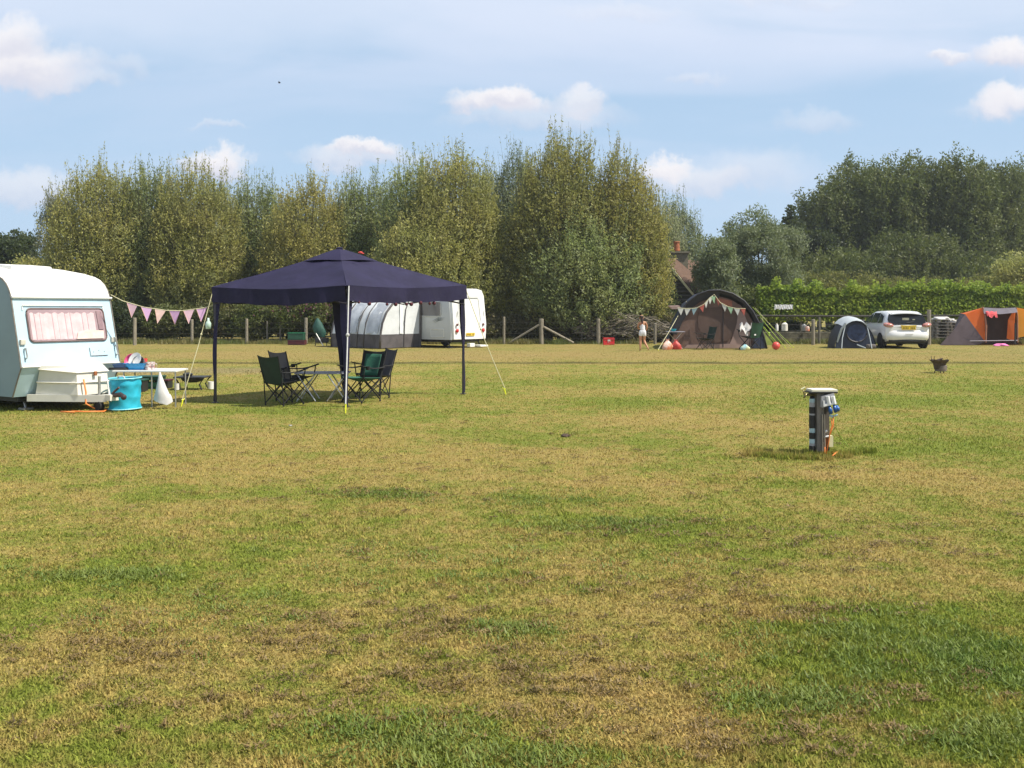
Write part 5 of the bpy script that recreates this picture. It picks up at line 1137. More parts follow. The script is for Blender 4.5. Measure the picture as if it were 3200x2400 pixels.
def heap(name, label, c, r, m, cat, sc=(1, 1, 1), seed=0, lump=.3):
    rnd = random.Random(seed); mb = MB(); rows = []
    ph = [rnd.uniform(0, 6) for _ in range(6)]
    for i in range(9):
        t_ = math.pi * i / 8; row = []
        for j in range(15):
            a = 2 * math.pi * j / 14; k = 1 + lump * (.5 * math.sin(3 * a + ph[0] + t_ * 2) + .4 * math.sin(5 * a + ph[1]) * math.sin(t_ * 3 + ph[2]) )
            row.append((r * sc[0] * k * math.sin(t_) * math.cos(a), r * sc[1] * k * math.sin(t_) * math.sin(a), max(0, r * sc[2] * (1 - math.cos(t_)) / 2 * 2 * (1 + .12 * math.sin(3 * a + ph[3]) * math.sin(t_)))))
        rows.append(row)
    mb.grid(rows); o = mb.build(name, m if not isinstance(m, str) else MATS[m], smooth=True); o.location = c; return tag(o, label, cat)
mat('carrier_orange', (.80, .24, .10), .45, .5, 5, col2=(.82, .72, .62), bump=.5, bscale=8, trans=.2); mat('carrier_red', (.72, .09, .07), .45, .3, 8, bump=.5, bscale=8, trans=.2)
def sack(name, label, c, w_, h, m, cat, seed=0, lean=0, handles=True):
    """slumped plastic bag: wide crumpled foot, gathered top with two handle loops"""
    rnd = random.Random(seed); mb = MB(); rows = []; ph = [rnd.uniform(0, 6) for _ in range(5)]
    for i in range(11):
        f_ = i / 10; r = w_ / 2 * (.86 + .3 * math.sin(f_ * 2.4)) * (1 - f_ ** 2.2 * .88); row = []
        for j in range(19):
            a = 2 * math.pi * j / 18; k = 1 + .13 * math.sin(3 * a + ph[0] + 2 * f_) + .08 * math.sin(7 * a + ph[1] + 5 * f_)
            row.append((r * k * math.cos(a) + lean * f_, r * .62 * k * math.sin(a), h * f_ * (1 + .05 * math.sin(5 * a + ph[2]))))
        rows.append(row)
    mb.grid(rows)
    if handles:
        for s_ in (-1, 1): mb.tube([(lean + s_ * w_ * .03, 0, h * .93), (lean + s_ * w_ * .20, 0, h * 1.12), (lean + s_ * w_ * .10, 0, h * 1.18), (lean, 0, h * .95)], w_ * .035, 4)
    o = mb.build(name, MATS[m], smooth=True, angle=60); o.location = c; return tag(o, label, cat)
def drape(name, label, pts, m, cat, th=.02, seed=0):
    """cloth thrown over an edge: a rippled sheet following pts (front-view polyline columns)"""
    rnd = random.Random(seed); rows = []
    for (x, y, z0, z1) in pts: rows.append([(x + .015 * math.sin(k * 1.7 + x * 20), y + .03 * math.sin(x * 23 + k * .8) - .02 * k, z0 + (z1 - z0) * k / 5) for k in range(6)])
    mb = MB(); mb.grid(rows, th=(0, th, 0)); o = mb.build(name, MATS[m], smooth=True, angle=60); return tag(o, label, cat)
sack('carrier_bag', 'orange and white plastic carrier bag left of the big tent', Vector((gx(2084, 38.6), 38.6, 0)), .42, .36, 'carrier_orange', 'bag', 3, .03)
sack('carrier_bag', 'red plastic carrier bag against the left of the big tent', Vector((gx(2116, 38.9), 38.9, 0)), .40, .34, 'carrier_red', 'bag', 5, -.05)
cx_ = gx(2335, 38.45)
drape('clothes', 'white clothes draped over the green chair right of the big tent', [(cx_ - .30 + .07 * k, 38.45, 1.02 + .10 * math.sin(k * 1.9), .70 + .16 * math.sin(k * 1.3)) for k in range(10)], 'cotton_white', 'clothes', .03, 8)
sack('bundle', 'pale yellow and blue bundle on the grass under the green chair', Vector((gx(2328, 38.2), 38.2, 0)), .36, .22, (mat('bundle_yellow', (.70, .66, .30), .8, .6, 7, col2=(.25, .50, .60)) and 'bundle_yellow'), 'bag', 9, .02, False)
tt = thing('side_table', 'small grey table with a blue bowl at the left of the big tent', 'table', (gx(2115, 38.9) , 39.3, 0))
mb = MB(); mb.rbox((0, 0, .70), (.75, .4, .03), .008); mb.build('tabletop', MATS['table_grey'], tt)
for sx in (-1, 1):
    mb = MB(); mb.tube([(sx * .3, 0, .69), (-sx * .3, .0 + .03 * sx, .0)], .012, 5); mb.build('leg', MATS['steel'], tt)
dish('bowl', 'turquoise bowl on the small table by the big tent', Vector((gx(2105, 39.2), 39.2, .716)), bowlp, 'bin_blue', 'bowl'); 
def heap(name, label, c, r, m, cat, sc=(1, 1, 1), seed=0, lump=.3):
    rnd = random.Random(seed); mb = MB(); rows = []
    ph = [rnd.uniform(0, 6) for _ in range(6)]
    for i in range(9):
        t_ = math.pi / 2 * i / 8; row = []
        for j in range(19):
            a = 2 * math.pi * j / 18; k = 1 + lump * (.5 * math.sin(3 * a + ph[0] + t_ * 4) + .4 * math.sin(5 * a + ph[1]) * math.sin(t_ * 6 + ph[2]))
            row.append((r * sc[0] * k * math.cos(t_), 0, 0) if False else (r * sc[0] * k * math.cos(t_) * math.cos(a), r * sc[1] * k * math.cos(t_) * math.sin(a), r * sc[2] * math.sin(t_) * (1 + .25 * math.sin(3 * a + ph[3]) * math.cos(t_))))
        rows.append(row)
    mb.grid(rows); o = mb.build(name, m if not isinstance(m, str) else MATS[m], smooth=True); o.location = c; return tag(o, label, cat)
mb = MB(); mb.ball((0, 0, .16), .16, 18); o = mb.build('play_ball', MATS['plastic_red'], smooth=True); o.location = (gx(2425, 38.4), 38.4, 0); tag(o, 'red play ball on the grass right of the big tent', 'ball')
# ------------------------------------------------------------------ small dome tent
mat('dome_white', (.50, .55, .58), .55, .12, 3, trans=.15); mat('dome_navy', (.020, .030, .060), .6, .35, 2.5, bump=.5, bscale=4); mat('dome_dark', (.045, .045, .055), .6, .3, 2.5, bump=.4, bscale=4); mat('dome_blue', (.035, .055, .13), .7, .5, 6)
DY = 40.3; dx_ = gx(2664, DY)
dt = thing('dome_tent', 'small navy dome tent with pale grey hood left of the white car', 'tent', (dx_, DY, 0))
def darch(w_, h, y, n=15, pw=.92): return [Vector((w_ * math.cos(math.pi * (1 - i / (n - 1))), y, h * math.sin(math.pi * i / (n - 1)) ** (1 / pw))) for i in range(n)]
rows = [darch(.86, 1.12, -.35), darch(.90, 1.24, .0), darch(.86, 1.26, .5), darch(.76, 1.12, .9), darch(.6, .8, 1.3), darch(.4, .3, 1.6)]
mb = MB(); mb.grid(rows); mb.build('shell', MATS['dome_dark'], dt, smooth=True)
mb = MB(); r0 = darch(.84, 1.14, -.50); r1 = darch(.92, 1.28, .05); r2 = darch(.96, 1.32, .5); mb.grid([[p + Vector((0, 0, .015)) for p in r[4:11]] for r in (r0, r1, r2)]); mb.build('hood', MATS['dome_white'], dt, smooth=True)
fr = darch(.84, 1.08, -.33); mb = MB(); mb.add(fr, [tuple(range(len(fr)))]); mb.build('front_wall', MATS['dome_navy'], dt)
mb = MB(); el = [Vector((.42 * math.cos(a) + .05, -.36, .62 + .36 * math.sin(a))) for a in [2 * math.pi * i / 18 for i in range(18)]]; mb.slab(el, (0, .01, 0)); mb.build('doorway', MATS['dome_blue'], dt)
mb = MB(); mb.tube(el[9:] + [el[0]], .035, 5); mb.build('door_roll', MATS['dome_dark'], dt)
for s in (-1, 1):
    mb = MB(); mb.tube([(s * .44, -.42, .98), (s * .64 if s < 0 else .50, -.62, .42), (s * .72 if s < 0 else .52, -.78, .0)], .020, 5); mb.build('strap', MATS['dome_white'], dt)
mb = MB(); mb.tube([(-.75, -.3, .25), (-.6, -.42, .8), (-.45, -.48, 1.05)], .05, 5); mb.build('edge_tape', MATS['dome_white'], dt)
mb = MB(); mb.tube([(.05, -.4, .15), (.30, -.7, .02)], .03, 5); mb.build('door_strap', MATS['dome_white'], dt)
mb = MB(); mb.rbox((.55, -.6, .09), (.38, .26, .18), .07); tag(mb.build('kit_bag', mat('bag_taupe', (.16, .14, .13), .8, .3, 6), None), 'grey-brown kit bag lying at the mouth of the dome tent', 'bag').location = (dx_, DY, 0)
# ------------------------------------------------------------------ white hatchback, seen from rear left
mat('car_white', (.80, .80, .79), .22, .03, 1.5, coat=.8); mat('car_black', (.03, .03, .03), .5, .2, 6); mat('alloy', (.45, .45, .46), .3, .15, 9, metal=.8)
CY = 39.6; car = thing('parked_car', 'white hatchback parked between the dome tent and the orange tent, rear towards the camera', 'car', (gx(2838, CY), CY, 0), math.radians(-2), scale=1.06)
# local: rear at y=0, front at y=3.95; x width; sections by y: (y, halfw, z_low, z_belt, roof z, half roof w)
S = [(0.02, .74, .42, .86, None), (.10, .84, .30, .93, None), (.35, .87, .24, .98, None), (.8, .875, .22, .98, None), (1.6, .875, .22, .97, None), (2.4, .875, .22, .95, None), (2.85, .87, .22, .95, None), (3.3, .85, .24, .84, None), (3.7, .76, .28, .70, None), (3.92, .55, .36, .58, None)]
mb = MB(); rows = []
for (y, hw2, zl, zb, _) in S:
    r = []
    prof_ = [(.90, 0), (.985, .18), (1.0, .42), (.995, .70), (.965, .90), (.90, 1.0)]
    left = [(-hw2 * k, y, zl + (zb - zl) * f_) for k, f_ in prof_]
    rows.append(left + [(0, y - (.02 if y < .2 else 0), zb + .02)] + [(-p[0], p[1], p[2]) for p in reversed(left)] + [(0, y, zl)] + [left[0]])
mb.grid(rows); mb.add(rows[0][:-1], [tuple(range(len(rows[0]) - 1))]); mb.add(rows[-1][:-1], [tuple(range(len(rows[0]) - 1))])
mb.build('body', MATS['car_white'], car, smooth=True, angle=38)
# bulging rear bumper
mb = MB(); rows = []
for z, k, o in ((.30, .80, -.02), (.36, .86, -.08), (.50, .885, -.10), (.62, .885, -.08), (.70, .87, -.02)):
    rows.append([(k * math.sin(t_), o + (.45 * (1 - math.cos(t_)) if abs(t_) > .01 else 0) * (abs(t_) / 1.57) ** 1.5, z) for t_ in [math.radians(a) for a in range(-88, 89, 11)]])
mb.grid(rows); mb.build('rear_bumper', MATS['car_white'], car, smooth=True)
mb = MB(); mb.grid([[(x, -.075 + .12 * (abs(x) / .7) ** 3, z - .05 * (abs(x) / .72) ** 4 * (z > .3)) for x in [-.72 + .12 * i for i in range(13)]] for z in (.24, .30, .38)], th=(0, .03, 0)); mb.build('bumper_insert', MATS['car_black'], car, smooth=True)
# greenhouse: cabin loft
Cn = [(.16, .80, .70, .98, 1.10, .0), (.34, .82, .66, .98, 1.36, 0), (.50, .82, .62, .98, 1.44, 0), (1.1, .82, .60, .97, 1.475, 0), (1.9, .82, .60, .96, 1.465, 0), (2.35, .81, .58, .95, 1.40, 0), (3.0, .78, .66, .93, .96, 0)]
mb = MB(); rows = []
def csec(y, wb, wr_, zb, zt): return [(-wb, y, zb), (-(wb * .45 + wr_ * .55), y, zb + (zt - zb) * .55), (-wr_, y, zt - .045), (-wr_ * .86, y, zt - .008), (0, y, zt + .012), (wr_ * .86, y, zt - .008), (wr_, y, zt - .045), (wb * .45 + wr_ * .55, y, zb + (zt - zb) * .55), (wb, y, zb)]
for (y, wb, wr_, zb, zt, _) in Cn: rows.append(csec(y, wb, wr_, zb - .02, zt))
mb.grid(rows); mb.add(rows[0], [tuple(range(9))]); cab = mb.build('cabin', MATS['car_white'], car, smooth=True, angle=40)
# roof spoiler
mb = MB(); mb.grid([[(x, .14 + .10 * (abs(x) / .62) ** 2, 1.385 - .05 * (abs(x) / .62) ** 2) for x in [-.60 + .1 * i for i in range(13)]], [(x, .55, 1.465 - .05 * (abs(x) / .6) ** 2) for x in [-.60 + .1 * i for i in range(13)]]], th=(0, 0, -.03)); mb.build('spoiler', MATS['car_white'], cab, smooth=True, angle=50)
# rear window
rw = [(-.70, 1.00), (-.72, 1.12), (-.64, 1.32), (-.54, 1.375), (.54, 1.375), (.64, 1.32), (.72, 1.12), (.70, 1.00), (.54, .955), (-.54, .955)]
def rwy(x, z): return .120 + (z - .98) * .62
mb = MB(); mb.slab([(x, rwy(x, z) - .075, z) for x, z in rw], (0, .10, 0)); rwo = mb.build('rear_window', mat('car_glass', (.012, .014, .016), .12, .1, 2, spec=.25), car)
mb = MB(); mb.tube([(-.05, .03, 1.0), (.22, .04, 1.04)], .01, 4); mb.build('wiper', MATS['car_black'], car)
mb = MB(); mb.rbox((-.05, rwy(0, 1.12) - .078, 1.12), (.26, .012, .14), .004); mb.rbox((.26, rwy(0, 1.12) - .078, 1.10), (.10, .012, .09), .004); mb.build('parcel', mat('toy_cream', (.45, .45, .32), .8, .4, 20), rwo)
# side windows (left side visible)
for s in (-1, 1):
    for (ya, yb, zt1, zt2, nm) in ((.52, 1.02, 1.26, 1.36, 'quarter'), (1.10, 1.80, 1.38, 1.385, 'rear'), (1.88, 2.62, 1.38, 1.20, 'front')):
        def sx_(z): return s * (.828 - (z - .95) * .42)
        q = [(sx_(1.0), ya, 1.0), (sx_(1.0), yb, .985), (sx_(zt2), yb - (.30 if nm == 'front' else 0), zt2), (sx_(zt1), ya + (.12 if nm == 'quarter' else 0), zt1)]
        mb = MB(); mb.slab([(p[0] + s * .012, p[1], p[2]) for p in q], (s * .006, 0, 0)); mb.build('side_window', mat('side_glass', (.03, .04, .05), .1, .1, 2, spec=.5), car)
    mb = MB(); mb.rbox((s * .95, 2.45, 1.02), (.20, .12, .15), .04); mb.tube([(s * .83, 2.48, .98), (s * .95, 2.46, .98)], .025, 5); mb.build('wing_mirror', MATS['car_black'], car, smooth=True)
    # tail lamps wrapping the corner
    mb = MB(); mb.ball((0, 0, 0), .1, 16, (2.05, 1.7, .92)); tl = mb.build('tail_lamp', mat('lamp_tail', (.42, .10, .08), .2, .5, 12, col2=(.55, .35, .30)), car, smooth=True); tl.location = (s * .735, .085, .915); tl.rotation_euler = (0, math.radians(-9 * s), math.radians(33 * s))
    for y in (.62, 3.15):
        q4 = Matrix.Rotation(math.radians(90), 4, 'Y').to_quaternion()
        mb = MB(); mb.lathe((s * .79, y, .31), [(.20, -.10), (.29, -.10), (.31, -.07), (.31, .07), (.29, .10), (.20, .10)], 28, q4); wh = mb.build('wheel', MATS['black_rubber'], car, smooth=True, angle=40)
        mb = MB(); mb.lathe((s * .80, y, .31), [(.0001, .05 * s), (.05, .06 * s), (.19, .07 * s), (.205, .09 * s), (.205, -.05)], 20, q4)
        mb.build('rim', MATS['alloy'], wh)
        mb = MB(); mb.lathe((s * .845, y, .33), [(.30, .0), (.365, .002), (.365, .03), (.30, .03)], 28, q4); mb.build('wheel_arch', MATS['car_black'], car)
mb = MB(); mb.rbox((0, -.055, .80), (.54, .03, .13), .006); mb.rbox((0, -.05, .885), (.60, .05, .035), .01); 
pl2 = mb.build('number_plate', MATS['plate_yellow'], car)
mb = MB()
for q in range(8):
    if q != 4: mb.box((-.21 + .06 * q, -.072, .80), (.034, .004, .07))
mb.build('plate_mark', MATS['plate_ink'], pl2)
mb = MB(); mb.box((0, -.115, .56), (.30, .02, .018)); mb.box((0, -.06, .72), (.8, .006, .008)); mb.build('bumper_slot', MATS['grey_metal'], car)
mb = MB(); mb.box((0, 1.9, .22), (1.5, 3.2, .08)); mb.build('underbody', MATS['car_black'], car)
# ------------------------------------------------------------------ orange tent
mat('tent_orange', (.86, .19, .03), .6, .12, 2, trans=.35, bump=.3, bscale=4); mat('tent_yellow', (.88, .40, .04), .6, .1, 2, trans=.45, bump=.3, bscale=4)
mat('tent_mauve', (.14, .105, .125), .7, .22, 2, bump=.4, bscale=4); mat('tent_roof_grey', (.17, .15, .19), .6, .2, 2, bump=.3, bscale=4); mat('tent_inside', (.045, .022, .018), .8, .3, 3)
OY = 43.4; ox = gx(3080, OY); ot = thing('orange_tent', 'orange and grey tunnel tent with dark doorway at the right edge', 'tent', (ox, OY, 0))
def oz(px, py, y=0): return Vector((gx(px, OY + y) - ox, y, max(0, CH + (HZ - py) / FPX * (OY + y))))
topL, topR = oz(3072, 961), oz(3176, 961)
mb = MB(); A_, B_, C_, D_ = oz(2937, 1078), oz(3016, 982), oz(3078, 1068, -.05), oz(3000, 978, 1.6)
BB = Vector((A_.x + 1.7, 2.2, 0)); tl2 = topL + Vector((0, 1.9, -.25))
mb.grid([[A_, A_.lerp(B_, .5) + Vector((0, -.05, -.06)), B_], [A_.lerp(oz(3050, 1078), .55), oz(3000, 1050), B_.lerp(C_, .35) ], [oz(3050, 1078), oz(3066, 1074), C_]]); 
mb.grid([[A_, A_.lerp(B_, .5) + Vector((0, -.05, -.06)), B_], [BB, BB.lerp(D_, .5), D_]]); mb.build('end_panel', MATS['tent_mauve'], ot, smooth=True)
mb = MB(); mb.grid([[B_, B_.lerp(topL, .5) + Vector((0, 0, .01)), topL], [B_.lerp(C_, .5), oz(3058, 1005), oz(3080, 1005)], [C_, C_ + Vector((.02, 0, 0)), C_ + Vector((.04, 0, 0))]])
mb.grid([[B_, topL], [D_, tl2]]); mb.build('wing_panel', MATS['tent_orange'], ot, smooth=True)
mb = MB(); mb.grid([[topL, topL.lerp(topR, .5) + Vector((0, 0, -.04)), topR], [topL + Vector((0, -.10, -.28)), topL.lerp(topR, .5) + Vector((0, -.10, -.30)), topR + Vector((0, -.1, -.22))]]); mb.grid([[topL, topR], [tl2, topR + Vector((0, 1.9, -.25))]]); mb.build('roof_panel', MATS['tent_roof_grey'], ot, smooth=True)
mb = MB(); mb.tube([topL + Vector((-.02, 0, .02)), oz(3078, 985), oz(3082, 1020, -.08), oz(3080, 1070, -.1)], .04, 6); mb.tube([topR, oz(3180, 990), oz(3180, 1070)], .03, 6); mb.build('pole_sleeve', mat('sleeve_brown', (.35, .16, .10), .7, .2, 4), ot)
mb = MB(); a = oz(3083, 975, .45); mb.add([oz(3076, 975, .4), oz(3182, 975, .4), oz(3182, 1076, .4), oz(3076, 1076, .4)], [(0, 1, 2, 3)]); mb.build('inner_wall', MATS['tent_inside'], ot)
mb = MB(); mb.grid([[oz(3166, 972, -.02), oz(3174, 970, -.02)], [oz(3150, 1000, .05), oz(3172, 1000, 0)], [oz(3146, 1058, .1), oz(3170, 1066, 0)]]); mb.build('door_flap', MATS['tent_orange'], ot)
mb = MB(); mb.grid([[topR, oz(3215, 968), oz(3300, 1000)], [oz(3178, 1010), oz(3215, 1020), oz(3310, 1040)], [oz(3180, 1055), oz(3215, 1050), oz(3330, 1078)]]); mb.grid([[topR, oz(3300, 1000)], [topR + Vector((0, 1.9, -.25)), oz(3300, 1000) + Vector((0, 1.9, 0))]]); mb.build('awning_panel', MATS['tent_yellow'], ot, smooth=True)
mb = MB(); mb.tube([oz(3030, 1066, -.3), oz(3180, 1064, -.3)], .025, 5); mb.build('ground_tape', MATS['tent_roof_grey'], ot)
mb = MB(); mb.tube([oz(3173, 1010, -1.5), oz(3172, 1075, -1.5)], .035, 6); po = mb.build('dark_pole', MATS['black_plastic'], ot)
heap('pink_towel', 'bright pink towel on the grass in the orange tent doorway', ot.location + Vector((gx(3128, 42.6) - ox, -.8, 0)), .34, mat('towel_pink', (.85, .22, .50), .9, .2, 6), 'towel', (1, .5, .30), 12)
mat('cloth_red', (.80, .12, .14), .9, .4, 9); drape('hanging_cloth', 'small red and pink cloth hanging at the top of the orange tent doorway', [(gx(3098, 43.3) - .25 + .07 * k, 43.3, 1.52 + .03 * math.sin(k * 2), 1.30 + .08 * math.sin(k * 1.7)) for k in range(8)], 'cloth_red', 'cloth', .015, 13)
# ------------------------------------------------------------------ pallets and bits behind the right fence
mat('pallet_wood', (.34, .31, .27), .9, .35, 5)
def pallet(label, px, Y, z, rz=0):
    t = thing('pallet', label, 'pallet', (gx(px, Y), Y, z), rz, 'pallets stacked behind the right fence')
    mb = MB()
    for q in range(6): mb.box((0, -.45 + .18 * q, .125), (1.15, .12, .022))
    mb.build('deck', MATS['pallet_wood'], t); mb = MB()
    for q in (-1, 0, 1):
        for w_ in (-1, 0, 1): mb.box((q * .5, w_ * .42, .065), (.12, .12, .09))
        mb.box((q * .5, 0, .010), (.10, 1.0, .018))
    mb.build('blocks', MATS['pallet_wood'], t)
for k_ in range(8): pallet(['lowest', 'second lowest', 'third lowest', 'fourth', 'fifth', 'sixth', 'seventh', 'topmost'][k_] + ' pallet of the stack between the white car and the orange tent', 2950 + random.uniform(-2, 2), 47, .142 * k_, math.radians(random.uniform(-6, 6)))
heap('plastic_sheet', 'pale crumpled plastic sheeting on top of the pallet stack', Vector((gx(2938, 47), 47, 1.14)), .34, 'cotton_white', 'sheeting', (1.1, .8, .45), 21, .45)
heap('plastic_sheet', 'cream folded sheet at the right of the pallet stack', Vector((gx(2975, 46.8), 46.8, .95)), .3, 'crockery', 'sheeting', (1, .7, .7), 22, .45)
for (px, Y, w_, h, m_, lb) in ((2452, 47.5, .15, .42, 'cream_paint', 'cream container behind the rail fence, between the big tent and the first pale post'), (2428, 47.5, .07, .36, 'crockery', 'narrow white container just left of the cream one'), (2512, 47.5, .15, .34, 'grey_metal', 'grey-white drum left of the pale fence post'), (2524, 47.2, .09, .24, 'carrier_orange', 'small orange-white can beside the grey-white drum')):
    d = dish('container', lb, Vector((gx(px, Y), Y, .55)), [(.0001, 0), (w_, 0), (w_, h * .8), (w_ * .5, h * .95), (w_ * .4, h), (.0001, h)], m_, 'container'); 
mb = MB()
for (a, b_, z0, z1) in ((-.0, .75, 0, .5),): mb.rbox((4.6, 0, .25), (9.5, .5, .5), .03)
wl = mb.build('low_stone_wall', mat('stone_low', (.13, .12, .08), .95, .6, 6, bump=1, bscale=9)); wl.location = (gx(2370, 47.5), 47.6, 0); tag(wl, 'low dark stone wall behind the rail fence', 'wall')
for q, px in enumerate((2431, 2447, 2467)):
    mb = MB(); rows = []
    for k in range(5): rows.append([(-.17 + .085 * j, .02 * math.sin(j * 2 + k + q), .0 - .26 * k / 4 * (1 - .18 * abs(math.sin(j + q)))) for j in range(5)])
    mb.grid(rows, th=(0, .01, 0)); o = mb.build('white_cloth', MATS['crockery']); o.location = at(px, 952, 49.2)
    tag(o, ['leftmost', 'middle', 'rightmost'][q] + ' of three white cloths hung along the vine row', 'cloth', 'white cloths on the vine row')
# ------------------------------------------------------------------ cottage gable between the trees
mat('roof_brown', (.13, .075, .05), .9, .3, 8, bump=.6, bscale=20); mat('clad_dark', (.06, .055, .045), .85, .3, 6); mat('verge_cream', (.70, .64, .42), .6, .1, 6); mat('brick_moss', (.23, .21, .15), .9, .3, 9); mat('pot_clay', (.42, .14, .06), .8, .3, 9)
gd = Vector((.8, -.6, 0)); rd = Vector((.6, .8, 0)); apx = at(2083, 812, 52); hs = thing('cottage', 'small dark boarded cottage with brown roof and clay chimney pot behind the big tent', 'cottage', Vector((apx.x, apx.y, 0)))
az = apx.z; ev = az - 2.75; hw3 = 2.45; wz = ev + .05
mb = MB(); wall = [gd * -hw3, gd * hw3, gd * hw3 + Vector((0, 0, wz)), Vector((0, 0, az - .12)), gd * -hw3 + Vector((0, 0, wz))]
mb.slab(wall, rd * 5); wl2 = mb.build('wall', MATS['clad_dark'], hs)
mb = MB()
for k in range(18):
    z = .15 + .22 * k; k2 = hw3 if z < wz else hw3 * max(0, (az - .2 - z)) / (az - wz)
    if k2 > .1: mb.tube([-gd * k2 - rd * .02 + Vector((0, 0, z)), gd * k2 - rd * .02 + Vector((0, 0, z))], .045, 4)
mb.build('boards', mat('clad_line', (.12, .11, .10), .85, .3, 6), wl2)
mb = MB()
for s in (-1, 1): mb.slab([gd * (s * (hw3 + .25)) + Vector((0, 0, ev - .22)) - rd * .2, Vector((0, 0, az)) - rd * .2, Vector((0, 0, az)) + rd * 5.2, gd * (s * (hw3 + .25)) + Vector((0, 0, ev - .22)) + rd * 5.2], (0, 0, .10))
rf = mb.build('roof', MATS['roof_brown'], hs)
for s in (-1, 1):
    mb = MB(); mb.slab([gd * (s * (hw3 + .25)) + Vector((0, 0, ev - .36)) - rd * .24, Vector((0, 0, az - .10)) - rd * .24, Vector((0, 0, az + .07)) - rd * .24, gd * (s * (hw3 + .25)) + Vector((0, 0, ev - .20)) - rd * .24], rd * .035); mb.build('bargeboard', MATS['verge_cream'], hs)
cb = rd * 1.5; mb = MB(); zt = CH + (HZ - 792) / FPX * 53.2
mb.box((cb.x, cb.y, (zt + az - 1) / 2), (.85, .6, zt - az + 1)); mb.box((cb.x, cb.y, zt + .05), (1.05, .8, .10)); ch = mb.build('chimney', MATS['brick_moss'], hs)
mb = MB(); mb.lathe((cb.x - .15, cb.y, zt + .10), [(.16, 0), (.19, .05), (.155, .45), (.19, .52), (.17, .56), (.0001, .56)], 14); mb.build('pot', MATS['pot_clay'], ch)
# ------------------------------------------------------------------ power and water post
mat('post_grey', (.23, .205, .18), .85, .35, 4, bump=.5, stretch=(8, 8, .7)); mat('post_grey_side', (.15, .13, .11), .85, .35, 4, bump=.5, stretch=(8, 8, .7)); mat('brass', (.30, .25, .12), .35, .3, 20, metal=.8)
mat('tape_black', (.018, .017, .017), .5, .3, 9); mat('tape_pale', (.42, .58, .64), .35, .2, 9); mat('socket_white', (.80, .80, .80), .35, .05, 9); mat('socket_grey', (.35, .35, .37), .5, .1, 9); mat('plug_blue', (.03, .13, .42), .35, .25, 12); mat('junction_cream', (.74, .70, .42), .45, .08, 9)
pp = thing('power_post', 'weathered timber hook-up post with tap, white sockets and taped pipe', 'power post', Vector((gx(2568, 10.65), 10.65, 0)))
def pq(px, py, y=0): return Vector((gx(px, 10.65 + y) - pp.location.x, y, CH + (HZ - py) / FPX * (10.65 + y)))
zt = pq(0, 1222).z
mb = MB(); mb.rbox((-.033, 0, zt / 2 - .03), (.078, .12, zt + .06), .004); mb.build('post', MATS['post_grey'], pp)
mb = MB(); mb.rbox((.042, .02, zt / 2 - .03), (.068, .10, zt + .05), .004); mb.build('side_batten', MATS['post_grey_side'], pp)
mb = MB(); mb.rbox((.0, 0, zt + .012), (.285, .20, .028), .006); mb.build('cap_board', mat('cap_cream', (.78, .74, .60), .6, .15, 5), pp)
mb = MB(); mb.rbox((-.01, .005, zt - .010), (.31, .22, .014), .003); mb.tube([(.14, .02, zt + .002), (.19, .03, zt + .003)], .006, 5); mb.build('cap_frame', MATS['tape_black'], pp)
# taped pipe in bands
px_ = pq(2536, 1300).x; z0 = 0; bands = [(1245, 1257, 'tape_pale'), (1257, 1271, 'socket_grey'), (1271, 1291, 'tape_black'), (1291, 1297, 'socket_grey'), (1297, 1337, 'tape_black'), (1337, 1351, 'tape_pale'), (1351, 1370, 'tape_black'), (1370, 1384, 'tape_pale'), (1384, 1392, 'socket_grey'), (1392, 1411, 'tape_black'), (1411, 1424, 'socket_grey')]
mb = MB(); mb.tube([(px_, -.02, -.03), (px_, -.02, zt - .04)], .026, 10); pi_ = mb.build('pipe', MATS['tape_black'], pp, smooth=True)
for a, b_, m_ in bands:
    za, zb_ = pq(0, a).z, pq(0, b_).z; mb = MB(); r = .031 if m_ != 'tape_black' else .034; mb.tube([(px_, -.02, max(.0, zb_)), (px_ + .001, -.02, (za + zb_) / 2), (px_, -.02, za)], [r, r * 1.03, r], 12); mb.build('tape_band', MATS[m_], pi_, smooth=True, angle=50)
for z_, xx in ((pq(0, 1345).z, -.045), (pq(0, 1290).z, .02)): pass
# tap
mb = MB(); mb.tube([(px_ + .02, -.03, pq(0, 1233).z), pq(2522, 1233, -.04), pq(2513, 1230, -.05)], [.02, .014, .012], 8); mb.tube([pq(2522, 1233, -.04), pq(2516, 1236, -.05), pq(2512, 1244, -.05)], [.016, .014, .011], 8); mb.tube([pq(2513, 1231, -.04), pq(2510, 1220, -.04)], .008, 6); tp = mb.build('tap', MATS['brass'], pp, smooth=True)
mb = MB(); mb.tube([pq(2503, 1217, -.04), pq(2516, 1210, -.04)], .009, 6); mb.build('tap_handle', MATS['junction_cream'], tp)
